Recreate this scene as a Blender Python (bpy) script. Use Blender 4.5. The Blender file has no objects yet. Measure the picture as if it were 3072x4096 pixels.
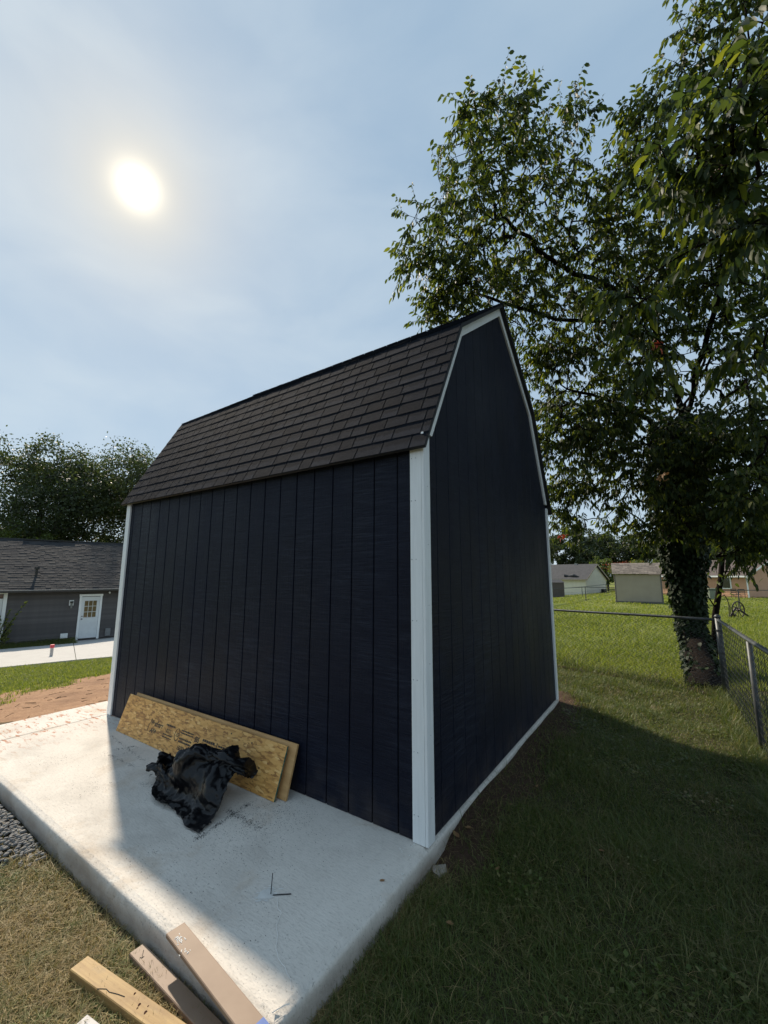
import bpy, bmesh, math, random
import numpy as np
from mathutils import Vector, Matrix
random.seed(7); RNG = np.random.default_rng(11)
R = math.radians
scene = bpy.context.scene
C = scene.collection

# ------------------------------------------------------------------ camera
CAM = np.array([1.3021, -2.4031, 1.6140]); YAW, PITCH, ROLL, FPX = 0.5955, 0.1533, 0.0024, 1638.8
_d = np.array([-math.sin(YAW)*math.cos(PITCH), math.cos(YAW)*math.cos(PITCH), math.sin(PITCH)])
_r0 = np.array([math.cos(YAW), math.sin(YAW), 0.0]); _u0 = np.cross(_r0, _d)
_r = _r0*math.cos(ROLL)+_u0*math.sin(ROLL); _u = -_r0*math.sin(ROLL)+_u0*math.cos(ROLL)
cd = bpy.data.cameras.new('camera'); cam = bpy.data.objects.new('camera', cd); C.objects.link(cam)
cd.sensor_fit = 'VERTICAL'; cd.sensor_height = 24.0; cd.sensor_width = 18.0
cd.lens = FPX*24.0/4096.0; cd.clip_start = 0.05; cd.clip_end = 6000
cam.matrix_world = Matrix(((_r[0], _u[0], -_d[0], CAM[0]), (_r[1], _u[1], -_d[1], CAM[1]), (_r[2], _u[2], -_d[2], CAM[2]), (0, 0, 0, 1)))
scene.camera = cam

# ------------------------------------------------------------------ sky, sun, exposure
SUN = Vector((-0.6993, 0.2692, 0.6622)).normalized()
SUN_EL = math.asin(SUN.z); SUN_ROT = math.atan2(SUN.x, SUN.y)
SKY_STRENGTH = 0.085
w = bpy.data.worlds.new('World'); scene.world = w; w.use_nodes = True
nt = w.node_tree; nt.nodes.clear()
def N(tree, t, **kw):
    n = tree.nodes.new(t)
    for k, v in kw.items(): setattr(n, k, v)
    return n
def L(tree, a, b): tree.links.new(a, b)
def MATH(tree, op, a, b=None, c=None, clamp=False):
    n = tree.nodes.new('ShaderNodeMath'); n.operation = op; n.use_clamp = clamp
    for i, v in enumerate((a, b, c)):
        if v is None: continue
        if isinstance(v, (int, float)): n.inputs[i].default_value = v
        else: tree.links.new(v, n.inputs[i])
    return n.outputs[0]
def MIX(tree, fac, a, b, mode='MIX'):
    n = tree.nodes.new('ShaderNodeMix'); n.data_type = 'RGBA'; n.blend_type = mode
    for i, v in ((0, fac), (6, a), (7, b)):
        if isinstance(v, (int, float)): n.inputs[i].default_value = v
        elif isinstance(v, tuple): n.inputs[i].default_value = (v[0], v[1], v[2], 1)
        else: tree.links.new(v, n.inputs[i])
    return n.outputs[2]
def RAMP(tree, fac, stops, interp='LINEAR'):
    n = tree.nodes.new('ShaderNodeValToRGB'); n.color_ramp.interpolation = interp
    els = n.color_ramp.elements
    while len(els) < len(stops): els.new(0.5)
    for e, (p, c) in zip(els, stops):
        e.position = p; e.color = (c, c, c, 1) if isinstance(c, (int, float)) else (c[0], c[1], c[2], 1)
    tree.links.new(fac, n.inputs[0]); return n.outputs[0]
sky = N(nt, 'ShaderNodeTexSky', sky_type='NISHITA', sun_disc=False)
sky.sun_elevation = SUN_EL; sky.sun_rotation = SUN_ROT; sky.altitude = 200; sky.air_density = 1.0; sky.dust_density = 0.35; sky.ozone_density = 1.5
tc = N(nt, 'ShaderNodeTexCoord')
dot = N(nt, 'ShaderNodeVectorMath', operation='DOT_PRODUCT'); L(nt, tc.outputs['Generated'], dot.inputs[0]); dot.inputs[1].default_value = SUN
cosang = MATH(nt, 'MINIMUM', dot.outputs['Value'], 1.0)
ang = MATH(nt, 'MULTIPLY', MATH(nt, 'ARCCOSINE', cosang), 180/math.pi)          # degrees from the sun
# thin high cloud veil: streaky noise on the sky dome, thicker towards the horizon haze
mp = N(nt, 'ShaderNodeMapping'); mp.inputs['Scale'].default_value = (1.0, 1.6, 3.2); mp.inputs['Rotation'].default_value = (0.2, 0.35, 0.6)
L(nt, tc.outputs['Generated'], mp.inputs[0])
nz = N(nt, 'ShaderNodeTexNoise'); nz.inputs['Scale'].default_value = 2.3; nz.inputs['Detail'].default_value = 8; nz.inputs['Roughness'].default_value = 0.5; nz.inputs['Distortion'].default_value = 0.25
L(nt, mp.outputs[0], nz.inputs[0])
veil = RAMP(nt, nz.outputs[0], [(0.26, 0.0), (0.80, 1.0)], 'EASE')
sepd = N(nt, 'ShaderNodeSeparateXYZ'); L(nt, tc.outputs['Generated'], sepd.inputs[0])
halo = MATH(nt, 'POWER', 2.718, MATH(nt, 'MULTIPLY', ang, -1/24.0))
low = MATH(nt, 'POWER', MATH(nt, 'SUBTRACT', 1.0, MATH(nt, 'MAXIMUM', sepd.outputs[2], 0.0)), 3.0)
sky_c = MIX(nt, 1.0, sky.outputs[0], (SKY_STRENGTH*0.85,)*3, 'MULTIPLY')
sky_c = MIX(nt, 0.80, sky_c, (0.255, 0.365, 0.478))                                   # milky summer haze
cloud = MIX(nt, MATH(nt, 'ADD', MATH(nt, 'MULTIPLY', veil, MATH(nt, 'ADD', 0.14, MATH(nt, 'MULTIPLY', halo, 0.60))), MATH(nt, 'MULTIPLY', low, 0.55), clamp=True), sky_c, (0.50, 0.565, 0.60))
def glow(base, amp, width, col, power=1.0):
    e = MATH(nt, 'POWER', 2.718, MATH(nt, 'MULTIPLY', MATH(nt, 'POWER', MATH(nt, 'DIVIDE', ang, width), power), -1.0))
    return MIX(nt, 1.0, base, MIX(nt, 1.0, (col[0]*amp, col[1]*amp, col[2]*amp), e, 'MULTIPLY'), 'ADD')
def veil_to(base, amp, width, col, power):
    e = MATH(nt, 'MULTIPLY', MATH(nt, 'POWER', 2.718, MATH(nt, 'MULTIPLY', MATH(nt, 'POWER', MATH(nt, 'DIVIDE', ang, width), power), -1.0)), amp)
    return MIX(nt, e, base, col)
c2 = veil_to(cloud, 0.62, 13.0, (0.545, 0.555, 0.560), 1.25)
c2 = veil_to(c2, 0.70, 4.4, (0.70, 0.61, 0.45), 1.2)
c2 = glow(c2, 2.6, 0.90, (1.0, 0.90, 0.70), 1.2)                                 # the veiled sun itself
bg = N(nt, 'ShaderNodeBackground'); L(nt, c2, bg.inputs[0]); bg.inputs[1].default_value = 1.0
wo = N(nt, 'ShaderNodeOutputWorld'); L(nt, bg.outputs[0], wo.inputs[0])
sl = bpy.data.lights.new('sun', 'SUN'); sl.energy = 3.9; sl.angle = R(1.6); sl.color = (1.0, 0.88, 0.72)
so = bpy.data.objects.new('sun', sl); C.objects.link(so); so.rotation_euler = SUN.to_track_quat('Z', 'Y').to_euler(); so.location = (-20, 8, 20)
vs = scene.view_settings; vs.view_transform = 'Standard'; vs.look = 'None'; vs.gamma = 1.0; vs.use_curve_mapping = False; vs.exposure = 0.55
scene.cycles.max_bounces = 6; scene.cycles.diffuse_bounces = 3; scene.cycles.glossy_bounces = 3; scene.cycles.transmission_bounces = 4; scene.cycles.transparent_max_bounces = 4
scene.cycles.sample_clamp_indirect = 6

# ------------------------------------------------------------------ geometry helpers
DS = 1.8517                                                                        # notes were taken at this reduction of the photo
def ray(xd, yd):
    return _d + _r*((xd*DS-1536)/FPX) - _u*((yd*DS-2048)/FPX)
def on_plane(xd, yd, axis, val):
    v = ray(xd, yd); t = (val-CAM[axis])/v[axis]; return CAM+t*v
def at(xd, yd, depth): return CAM+ray(xd, yd)*depth
def hgt(x, y):
    x = np.asarray(x, float); y = np.asarray(y, float)
    left = -0.0897*np.clip(-4.95-x, 0, 16.5)
    back = -0.0115*np.clip(y-6.0, 0, 70)
    rise = 0.09*np.exp(-((x+5.0)/0.8)**2)*np.clip((y+1.6)/0.8, 0, 1)*(x < -4.6)
    n = 0.012*np.sin(x*2.1+y*1.3)*np.sin(y*2.7-x*0.8)+0.006*np.sin(x*7.3+1)*np.sin(y*6.1+2)
    rr = np.hypot(x-CAM[0], y-CAM[1])
    n = n*np.where(x < -7, 0.25, 1.0); near0 = np.where((x > -0.35) & (x < 1.2) & (y > 0.0) & (y < 4.2), 0.105*np.clip(1-(x-0.25)/0.9, 0, 1)*np.clip(y/0.5, 0, 1), 0.0)
    near = near0+np.where((x > -0.1) & (x < 0.7) & (y > -1.5) & (y < 4), -0.0, 0.0)
    return -0.14+left+back+rise+n*np.clip(rr/4, 0.5, 3)+near
def on_ground(xd, yd):
    v = ray(xd, yd); t = 0.5
    for _ in range(4000):
        P = CAM+v*t
        if P[2] <= hgt(P[0], P[1]): return P
        t *= 1.002
    return CAM+v*t
def prop(o, label=None, cat=None, group=None, kind=None):
    if label: o['label'] = label
    if cat: o['category'] = cat
    if group: o['group'] = group
    if kind: o['kind'] = kind
    return o
def empty(name, loc=(0, 0, 0), rz=0.0, label=None, cat=None, group=None, kind=None):
    o = bpy.data.objects.new(name, None); C.objects.link(o); o.location = loc; o.rotation_euler = (0, 0, rz); o.empty_display_size = 0.2
    return prop(o, label, cat, group, kind)
def link(name, me, mat=None, parent=None, loc=None, rot=None, smooth=False):
    if mat is not None and len(me.materials) == 0: me.materials.append(mat)
    o = bpy.data.objects.new(name, me); C.objects.link(o)
    if parent is not None: o.parent = parent
    if loc is not None: o.location = loc
    if rot is not None: o.rotation_euler = rot
    if smooth: me.polygons.foreach_set('use_smooth', [True]*len(me.polygons))
    return o
def mesh(name, v, f):
    me = bpy.data.meshes.new(name); me.from_pydata([tuple(map(float, a)) for a in v], [], [tuple(map(int, a)) for a in f]); me.update(); return me
def np_mesh(name, V, F):
    """V (n,3), F (m,k) with constant k"""
    V = np.asarray(V, np.float32); F = np.asarray(F, np.int32); k = F.shape[1]
    me = bpy.data.meshes.new(name); me.vertices.add(len(V)); me.vertices.foreach_set('co', V.ravel())
    me.loops.add(F.size); me.loops.foreach_set('vertex_index', F.ravel())
    me.polygons.add(len(F)); me.polygons.foreach_set('loop_start', np.arange(0, F.size, k, dtype=np.int32)); me.polygons.foreach_set('loop_total', np.full(len(F), k, np.int32))
    me.update(calc_edges=True); return me
class MB:
    def __init__(s): s.v = []; s.f = []
    def box(s, a, b, rot=None, org=(0, 0, 0)):
        x0, y0, z0 = a; x1, y1, z1 = b
        return s.hexa([(x0, y0, z0), (x1, y0, z0), (x1, y1, z0), (x0, y1, z0), (x0, y0, z1), (x1, y0, z1), (x1, y1, z1), (x0, y1, z1)])
    def hexa(s, p):
        n = len(s.v); s.v += [tuple(q) for q in p]
        s.f += [(n+3, n+2, n+1, n), (n+4, n+5, n+6, n+7), (n, n+1, n+5, n+4), (n+1, n+2, n+6, n+5), (n+2, n+3, n+7, n+6), (n+3, n, n+4, n+7)]; return s
    def prism(s, poly, d):
        """poly: list of 3d points (planar, ccw seen from -d), extruded by vector d"""
        n = len(s.v); k = len(poly); d = np.asarray(d, float)
        s.v += [tuple(q) for q in poly]+[tuple(np.asarray(q, float)+d) for q in poly]
        s.f += [tuple(range(n+k-1, n-1, -1)), tuple(range(n+k, n+2*k))]
        s.f += [(n+i, n+(i+1) % k, n+k+(i+1) % k, n+k+i) for i in range(k)]; return s
    def tube(s, pts, rad, sides=6, cap=True):
        P = [np.asarray(q, float) for q in pts]; n = len(P); rad = [rad]*n if isinstance(rad, (int, float)) else rad
        base = len(s.v); up = np.array([0.13, 0.21, 0.97])
        for i in range(n):
            t = P[min(i+1, n-1)]-P[max(i-1, 0)]; t = t/(np.linalg.norm(t)+1e-9)
            a = np.cross(t, up); 
            if np.linalg.norm(a) < 0.05: a = np.cross(t, np.array([1.0, 0, 0]))
            a /= np.linalg.norm(a); b = np.cross(t, a)
            for k in range(sides):
                th = 2*math.pi*k/sides; s.v.append(tuple(P[i]+rad[i]*(a*math.cos(th)+b*math.sin(th))))
        for i in range(n-1):
            for k in range(sides):
                k2 = (k+1) % sides; q = base+i*sides
                s.f.append((q+k, q+k2, q+sides+k2, q+sides+k))
        if cap: s.f += [tuple(base+k for k in range(sides-1, -1, -1)), tuple(base+(n-1)*sides+k for k in range(sides))]
        return s
    def cyl(s, c, r, h, sides=16, r2=None):
        c = np.asarray(c, float); return s.tube([c, c+np.array([0, 0, h])], [r, r if r2 is None else r2], sides)
    def build(s, name, mat=None, parent=None, loc=None, rot=None, smooth=False, bevel=0.0):
        me = mesh(name, s.v, s.f)
        bm = bmesh.new(); bm.from_mesh(me); bmesh.ops.recalc_face_normals(bm, faces=bm.faces)
        if bevel > 0: bmesh.ops.bevel(bm, geom=list(bm.edges), offset=bevel, segments=1, affect='EDGES', clamp_overlap=True)
        bm.to_mesh(me); bm.free()
        return link(name, me, mat, parent, loc, rot, smooth)

# ------------------------------------------------------------------ materials
def new_mat(name):
    m = bpy.data.materials.new(name); m.use_nodes = True; t = m.node_tree; t.nodes.clear()
    o = N(t, 'ShaderNodeOutputMaterial'); b = N(t, 'ShaderNodeBsdfPrincipled'); L(t, b.outputs[0], o.inputs[0])
    return m, t, b, o
def coords(t, scale=(1, 1, 1), kind='Object'):
    a = N(t, 'ShaderNodeTexCoord'); mpn = N(t, 'ShaderNodeMapping'); mpn.inputs['Scale'].default_value = scale; L(t, a.outputs[kind], mpn.inputs[0]); return mpn.outputs[0]
def world_pos(t, scale=(1, 1, 1)):
    a = N(t, 'ShaderNodeNewGeometry'); mpn = N(t, 'ShaderNodeMapping'); mpn.inputs['Scale'].default_value = scale; L(t, a.outputs['Position'], mpn.inputs[0]); return mpn.outputs[0]
def noise(t, vec, scale, detail=4, rough=0.55, dist=0.0):
    n = N(t, 'ShaderNodeTexNoise'); n.inputs['Scale'].default_value = scale; n.inputs['Detail'].default_value = detail; n.inputs['Roughness'].default_value = rough; n.inputs['Distortion'].default_value = dist
    L(t, vec, n.inputs[0]); return n.outputs[0]
def bump(t, b, h, strength, dist=0.01):
    n = N(t, 'ShaderNodeBump'); n.inputs['Strength'].default_value = strength; n.inputs['Distance'].default_value = dist; L(t, h, n.inputs['Height']); L(t, n.outputs[0], b.inputs['Normal']); return n
def simple(name, c1, c2=None, scale=8.0, rough=0.7, stretch=(1, 1, 1), bmp=0.0, bdist=0.005, metallic=0.0, spec=0.5, lo=0.35, hi=0.68, wpos=False, rand=0.0):
    m, t, b, o = new_mat(name); c2 = c2 or tuple(x*0.75 for x in c1)
    v = world_pos(t, stretch) if wpos else coords(t, stretch)
    n = noise(t, v, scale, 6); col = MIX(t, RAMP(t, n, [(lo, 0.0), (hi, 1.0)]), c1, c2)
    if rand > 0:
        oi = N(t, 'ShaderNodeObjectInfo'); hs = N(t, 'ShaderNodeHueSaturation'); L(t, col, hs.inputs['Color'])
        L(t, MATH(t, 'ADD', 1-rand, MATH(t, 'MULTIPLY', oi.outputs['Random'], 2*rand)), hs.inputs['Value']); col = hs.outputs[0]
    L(t, col, b.inputs['Base Color']); b.inputs['Roughness'].default_value = rough; b.inputs['Metallic'].default_value = metallic; b.inputs['Specular IOR Level'].default_value = spec
    if bmp > 0: bump(t, b, n, bmp, bdist)
    return m
M = {}
def mk_siding():
    m, t, b, o = new_mat('navy_siding')
    v = world_pos(t); h = noise(t, world_pos(t, (2.2, 2.2, 60)), 1.6, 6, 0.65)
    fib = noise(t, world_pos(t, (60, 60, 3)), 2.0, 4)
    big = noise(t, world_pos(t, (1.5, 1.5, 0.8)), 1.4, 5)
    col = MIX(t, RAMP(t, big, [(0.3, 0), (0.75, 1)]), (0.0044, 0.0058, 0.0145), (0.0080, 0.0102, 0.0225))
    scuff = MATH(t, 'MULTIPLY', RAMP(t, noise(t, world_pos(t, (2.0, 2.0, 34)), 1.6, 9, 0.75), [(0.46, 0), (0.70, 1)]), RAMP(t, noise(t, world_pos(t, (1.1, 1.1, 0.7)), 1.3, 4), [(0.36, 0.15), (0.62, 1)]))
    col = MIX(t, MATH(t, 'MULTIPLY', scuff, 0.85), col, (0.033, 0.040, 0.060))
    zc = N(t, 'ShaderNodeSeparateXYZ'); L(t, v, zc.inputs[0])
    dust = MATH(t, 'MULTIPLY', RAMP(t, zc.outputs[2], [(0.0, 1.0), (0.30, 0.0)]), RAMP(t, noise(t, v, 6, 6), [(0.4, 0), (0.75, 1)]))
    col = MIX(t, MATH(t, 'MULTIPLY', dust, 0.55), col, (0.075, 0.060, 0.052))
    L(t, col, b.inputs['Base Color']); b.inputs['Specular IOR Level'].default_value = 0.15
    L(t, RAMP(t, big, [(0.3, 0.42), (0.7, 0.58)]), b.inputs['Roughness'])
    bump(t, b, MATH(t, 'ADD', MATH(t, 'MULTIPLY', h, 1.0), MATH(t, 'MULTIPLY', fib, 0.5)), 1.0, 0.006)
    return m
M['siding'] = mk_siding()
M['siding_back'] = simple('groove_black', (0.006, 0.007, 0.010), rough=0.7)
M['white_trim'] = simple('white_painted_trim', (0.88, 0.89, 0.88), (0.80, 0.81, 0.80), 3.0, 0.42, (14, 14, 1.2), 0.25, 0.002, wpos=True)
def mk_shingle(name, ca, cb, cdark):
    m, t, b, o = new_mat(name)
    oi = N(t, 'ShaderNodeObjectInfo'); v = world_pos(t)
    gr = noise(t, v, 330, 2, 0.6); gr2 = noise(t, v, 95, 3)
    spk = RAMP(t, gr, [(0.35, 0.0), (0.66, 1.0)])
    base = MIX(t, oi.outputs['Random'], ca, cb)
    col = MIX(t, spk, MIX(t, 1.0, base, (0.42,)*3, 'MULTIPLY'), MIX(t, 1.0, base, (1.75, 1.70, 1.66), 'MULTIPLY'))
    # darker granule band printed on the head of every tab, with a ragged lower edge
    g = N(t, 'ShaderNodeTexCoord'); sp = N(t, 'ShaderNodeSeparateXYZ'); L(t, g.outputs['UV'], sp.inputs[0])
    edge = MATH(t, 'ADD', MATH(t, 'ADD', sp.outputs[1], MATH(t, 'MULTIPLY', MATH(t, 'SUBTRACT', noise(t, v, 26, 3), 0.5), 0.55)), MATH(t, 'MULTIPLY', MATH(t, 'SUBTRACT', oi.outputs['Random'], 0.5), 0.35))
    col = MIX(t, RAMP(t, edge, [(0.46, 0.0), (0.66, 0.85)]), col, MIX(t, spk, cdark, tuple(1.8*c for c in cdark)))
    L(t, col, b.inputs['Base Color']); b.inputs['Roughness'].default_value = 0.95; b.inputs['Specular IOR Level'].default_value = 0.06
    bump(t, b, MATH(t, 'ADD', gr, MATH(t, 'MULTIPLY', gr2, 0.6)), 0.9, 0.004)
    return m
M['shingle'] = mk_shingle('charcoal_shingle', (0.0070, 0.0090, 0.0140), (0.0250, 0.0285, 0.0385), (0.0045, 0.0058, 0.0090))
M['drip'] = simple('black_drip_edge', (0.008, 0.008, 0.009), rough=0.5)
def mk_concrete(name, c1, c2, stain_shade=True):
    m, t, b, o = new_mat(name); v = world_pos(t)
    n1 = noise(t, v, 3.0, 8, 0.62); n2 = noise(t, v, 60, 5, 0.7); n3 = noise(t, world_pos(t, (18, 70, 18)), 1.4, 5, 0.6)
    col = MIX(t, RAMP(t, n1, [(0.3, 0), (0.72, 1)]), c1, c2)
    col = MIX(t, MATH(t, 'MULTIPLY', RAMP(t, n3, [(0.50, 0), (0.72, 1)]), 0.45), col, tuple(0.60*c for c in c1))
    pit = RAMP(t, noise(t, v, 105, 3, 0.6), [(0.62, 0), (0.70, 1)])
    col = MIX(t, MATH(t, 'MULTIPLY', pit, 0.55), col, (0.16, 0.145, 0.13))
    if stain_shade:
        smu = RAMP(t, noise(t, world_pos(t, (1.0, 1.6, 1.0)), 1.7, 9, 0.68, 0.35), [(0.47, 0), (0.70, 1)])
        col = MIX(t, MATH(t, 'MULTIPLY', smu, 0.42), col, (0.36, 0.325, 0.285))
        st = RAMP(t, noise(t, v, 2.1, 6, 0.7, 0.5), [(0.54, 0), (0.72, 1)])
        col = MIX(t, MATH(t, 'MULTIPLY', st, 0.45), col, (0.42, 0.29, 0.17))
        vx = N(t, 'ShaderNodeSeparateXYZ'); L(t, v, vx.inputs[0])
        # red clay smears tracked on near the far left joint
        cl = MATH(t, 'MULTIPLY', RAMP(t, noise(t, world_pos(t, (5, 18, 5)), 1.5, 6, 0.62, 0.4), [(0.555, 0), (0.61, 1)]), RAMP(t, vx.outputs[0], [(0.0, 1.0), (0.05, 0.0)]))
        reg = N(t, 'ShaderNodeMapRange'); L(t, vx.outputs[0], reg.inputs[0]); reg.inputs[1].default_value = -3.6; reg.inputs[2].default_value = -4.2
        cl2 = MATH(t, 'MULTIPLY', cl, reg.outputs[0])
        col = MIX(t, MATH(t, 'MULTIPLY', cl2, 0.85), col, (0.42, 0.15, 0.06))
        bot = N(t, 'ShaderNodeMapRange'); L(t, vx.outputs[2], bot.inputs[0]); bot.inputs[1].default_value = -0.012; bot.inputs[2].default_value = -0.085  # soil stain low on the sides, deepened with the side faces' shade
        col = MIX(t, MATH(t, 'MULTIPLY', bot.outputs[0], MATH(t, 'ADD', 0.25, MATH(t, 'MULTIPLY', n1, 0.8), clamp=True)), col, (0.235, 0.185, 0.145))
    L(t, col, b.inputs['Base Color']); b.inputs['Roughness'].default_value = 0.88; b.inputs['Specular IOR Level'].default_value = 0.3
    bump(t, b, MATH(t, 'ADD', MATH(t, 'MULTIPLY', n2, 0.8), MATH(t, 'SUBTRACT', n3, MATH(t, 'MULTIPLY', pit, 0.8))), 0.6, 0.006)
    return m
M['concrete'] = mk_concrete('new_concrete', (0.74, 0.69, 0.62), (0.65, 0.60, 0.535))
M['concrete_far'] = mk_concrete('patio_concrete', (0.52, 0.50, 0.47), (0.45, 0.43, 0.40), False)
def mk_ground():
    m, t, b, o = new_mat('ground_soil'); v = world_pos(t)
    at_ = N(t, 'ShaderNodeVertexColor', layer_name='mask'); sp = N(t, 'ShaderNodeSeparateColor'); L(t, at_.outputs[0], sp.inputs[0])
    n1 = noise(t, v, 1.3, 8, 0.65); n2 = noise(t, v, 35, 6, 0.7); n3 = noise(t, v, 6, 6, 0.6)
    thatch = MIX(t, RAMP(t, n2, [(0.3, 0), (0.7, 1)]), (0.030, 0.026, 0.014), (0.085, 0.075, 0.040))
    field = MIX(t, RAMP(t, n3, [(0.3, 0), (0.7, 1)]), (0.085, 0.115, 0.016), (0.165, 0.195, 0.035))
    field = MIX(t, RAMP(t, noise(t, v, 0.12, 5), [(0.35, 0), (0.7, 1)]), field, (0.170, 0.180, 0.050))
    col = MIX(t, sp.outputs[1], thatch, field)
    clay = MIX(t, RAMP(t, n2, [(0.3, 0), (0.72, 1)]), (0.27, 0.150, 0.085), (0.45, 0.285, 0.175))
    clay = MIX(t, RAMP(t, n1, [(0.45, 0), (0.75, 0.8)]), clay, (0.23, 0.135, 0.085))
    fac = MATH(t, 'ADD', sp.outputs[0], MATH(t, 'MULTIPLY', MATH(t, 'SUBTRACT', n3, 0.5), 0.9))
    col = MIX(t, RAMP(t, fac, [(0.42, 0), (0.58, 1)]), col, clay)
    soil = MIX(t, RAMP(t, n2, [(0.3, 0), (0.72, 1)]), (0.042, 0.025, 0.017), (0.100, 0.062, 0.043))
    fac2 = MATH(t, 'ADD', sp.outputs[2], MATH(t, 'MULTIPLY', MATH(t, 'SUBTRACT', n3, 0.5), 0.9))
    col = MIX(t, RAMP(t, fac2, [(0.38, 0), (0.62, 1)]), col, soil)
    L(t, col, b.inputs['Base Color']); b.inputs['Roughness'].default_value = 0.97; b.inputs['Specular IOR Level'].default_value = 0.15
    bump(t, b, MATH(t, 'ADD', n2, MATH(t, 'MULTIPLY', n3, 1.5)), 0.8, 0.02)
    return m
M['ground'] = mk_ground()
def mk_leafy(name, cols, trans, tcol, rough=0.5, drycol=None, dryscale=1.0, dry=(0.5, 0.7), spec=0.4):
    m, t, b, o = new_mat(name); g = N(t, 'ShaderNodeNewGeometry')
    k = len(cols); col = RAMP(t, g.outputs['Random Per Island'], [(i/(k-1), c) for i, c in enumerate(cols)])
    tc_ = MIX(t, 1.0, col, tcol, 'MULTIPLY')
    if drycol:
        f = RAMP(t, MATH(t, 'ADD', noise(t, world_pos(t), dryscale, 5, 0.6), MATH(t, 'MULTIPLY', MATH(t, 'SUBTRACT', g.outputs['Random Per Island'], 0.5), 0.35)), [(dry[0], 0), (dry[1], 1)])
        col = MIX(t, f, col, drycol); tc_ = MIX(t, f, tc_, tuple(1.1*c for c in drycol))
    L(t, col, b.inputs['Base Color']); b.inputs['Roughness'].default_value = rough; b.inputs['Specular IOR Level'].default_value = spec
    tr = N(t, 'ShaderNodeBsdfTranslucent'); L(t, tc_, tr.inputs[0]); mx = N(t, 'ShaderNodeMixShader'); mx.inputs[0].default_value = trans
    L(t, b.outputs[0], mx.inputs[1]); L(t, tr.outputs[0], mx.inputs[2]); L(t, mx.outputs[0], o.inputs[0]); return m
M['cherry_leaf'] = mk_leafy('cherry_leaf', [(0.017, 0.031, 0.013), (0.035, 0.053, 0.019), (0.023, 0.040, 0.017), (0.052, 0.070, 0.019), (0.031, 0.047, 0.019), (0.130, 0.150, 0.026)], 0.36, (3.3, 3.1, 1.1), 0.55, spec=0.25)
M['ivy_leaf'] = mk_leafy('ivy_leaf', [(0.010, 0.020, 0.008), (0.024, 0.040, 0.013)], 0.15, (2.0, 2.2, 1.0), 0.6, spec=0.2)
M['far_leaf'] = mk_leafy('far_tree_leaf', [(0.026, 0.040, 0.020), (0.060, 0.076, 0.034), (0.040, 0.054, 0.028)], 0.30, (2.2, 2.3, 1.1), 0.55)
M['pale_leaf'] = mk_leafy('pale_tree_leaf', [(0.060, 0.090, 0.025), (0.110, 0.140, 0.035)], 0.35, (2.0, 2.0, 1.0), 0.55)
M['shrub_leaf'] = mk_leafy('shrub_leaf', [(0.05, 0.085, 0.02), (0.13, 0.15, 0.03), (0.17, 0.18, 0.05)], 0.35, (1.9, 1.9, 1.0), 0.5)
M['red_leaf'] = mk_leafy('dead_red_leaf', [(0.20, 0.035, 0.02), (0.30, 0.07, 0.03)], 0.4, (2.0, 1.4, 1.0), 0.6)
M['brown_leaf'] = mk_leafy('dead_brown_leaf', [(0.24, 0.12, 0.05), (0.35, 0.20, 0.10)], 0.2, (1.2, 1.2, 1.0), 0.7)
M['lawn'] = mk_leafy('lawn_blade', [(0.055, 0.088, 0.018), (0.100, 0.135, 0.026), (0.072, 0.102, 0.022), (0.20, 0.180, 0.070), (0.065, 0.105, 0.020), (0.120, 0.130, 0.040)], 0.35, (1.8, 1.8, 0.9), 0.5, (0.26, 0.205, 0.10), 2.3, (0.64, 0.80))
M['dry_lawn'] = mk_leafy('dry_lawn_blade', [(0.27, 0.195, 0.085), (0.43, 0.32, 0.145), (0.15, 0.145, 0.045), (0.35, 0.25, 0.11), (0.17, 0.125, 0.06)], 0.25, (1.3, 1.3, 0.9), 0.6, (0.12, 0.15, 0.035), 3.0, (0.58, 0.70))
M['field_grass'] = mk_leafy('field_blade', [(0.105, 0.145, 0.022), (0.165, 0.200, 0.036), (0.235, 0.240, 0.065)], 0.45, (1.7, 1.7, 0.8), 0.5)
M['bark'] = simple('bark', (0.020, 0.015, 0.012), (0.005, 0.004, 0.0035), 4, 0.95, (10, 10, 0.9), 0.8, 0.03, wpos=True, spec=0.08)
M['bark_far'] = simple('far_bark', (0.06, 0.05, 0.042), (0.03, 0.026, 0.022), 3, 0.95, wpos=True)
M['wire'] = simple('backlit_wire', (0.030, 0.033, 0.034), (0.018, 0.02, 0.021), 9, 0.6, metallic=0.2, wpos=True)  # galvanised wire, its backlit darkness put into the colour
M['galv'] = simple('galvanised_steel', (0.10, 0.107, 0.11), (0.055, 0.06, 0.063), 9, 0.5, metallic=0.45, wpos=True)
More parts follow.
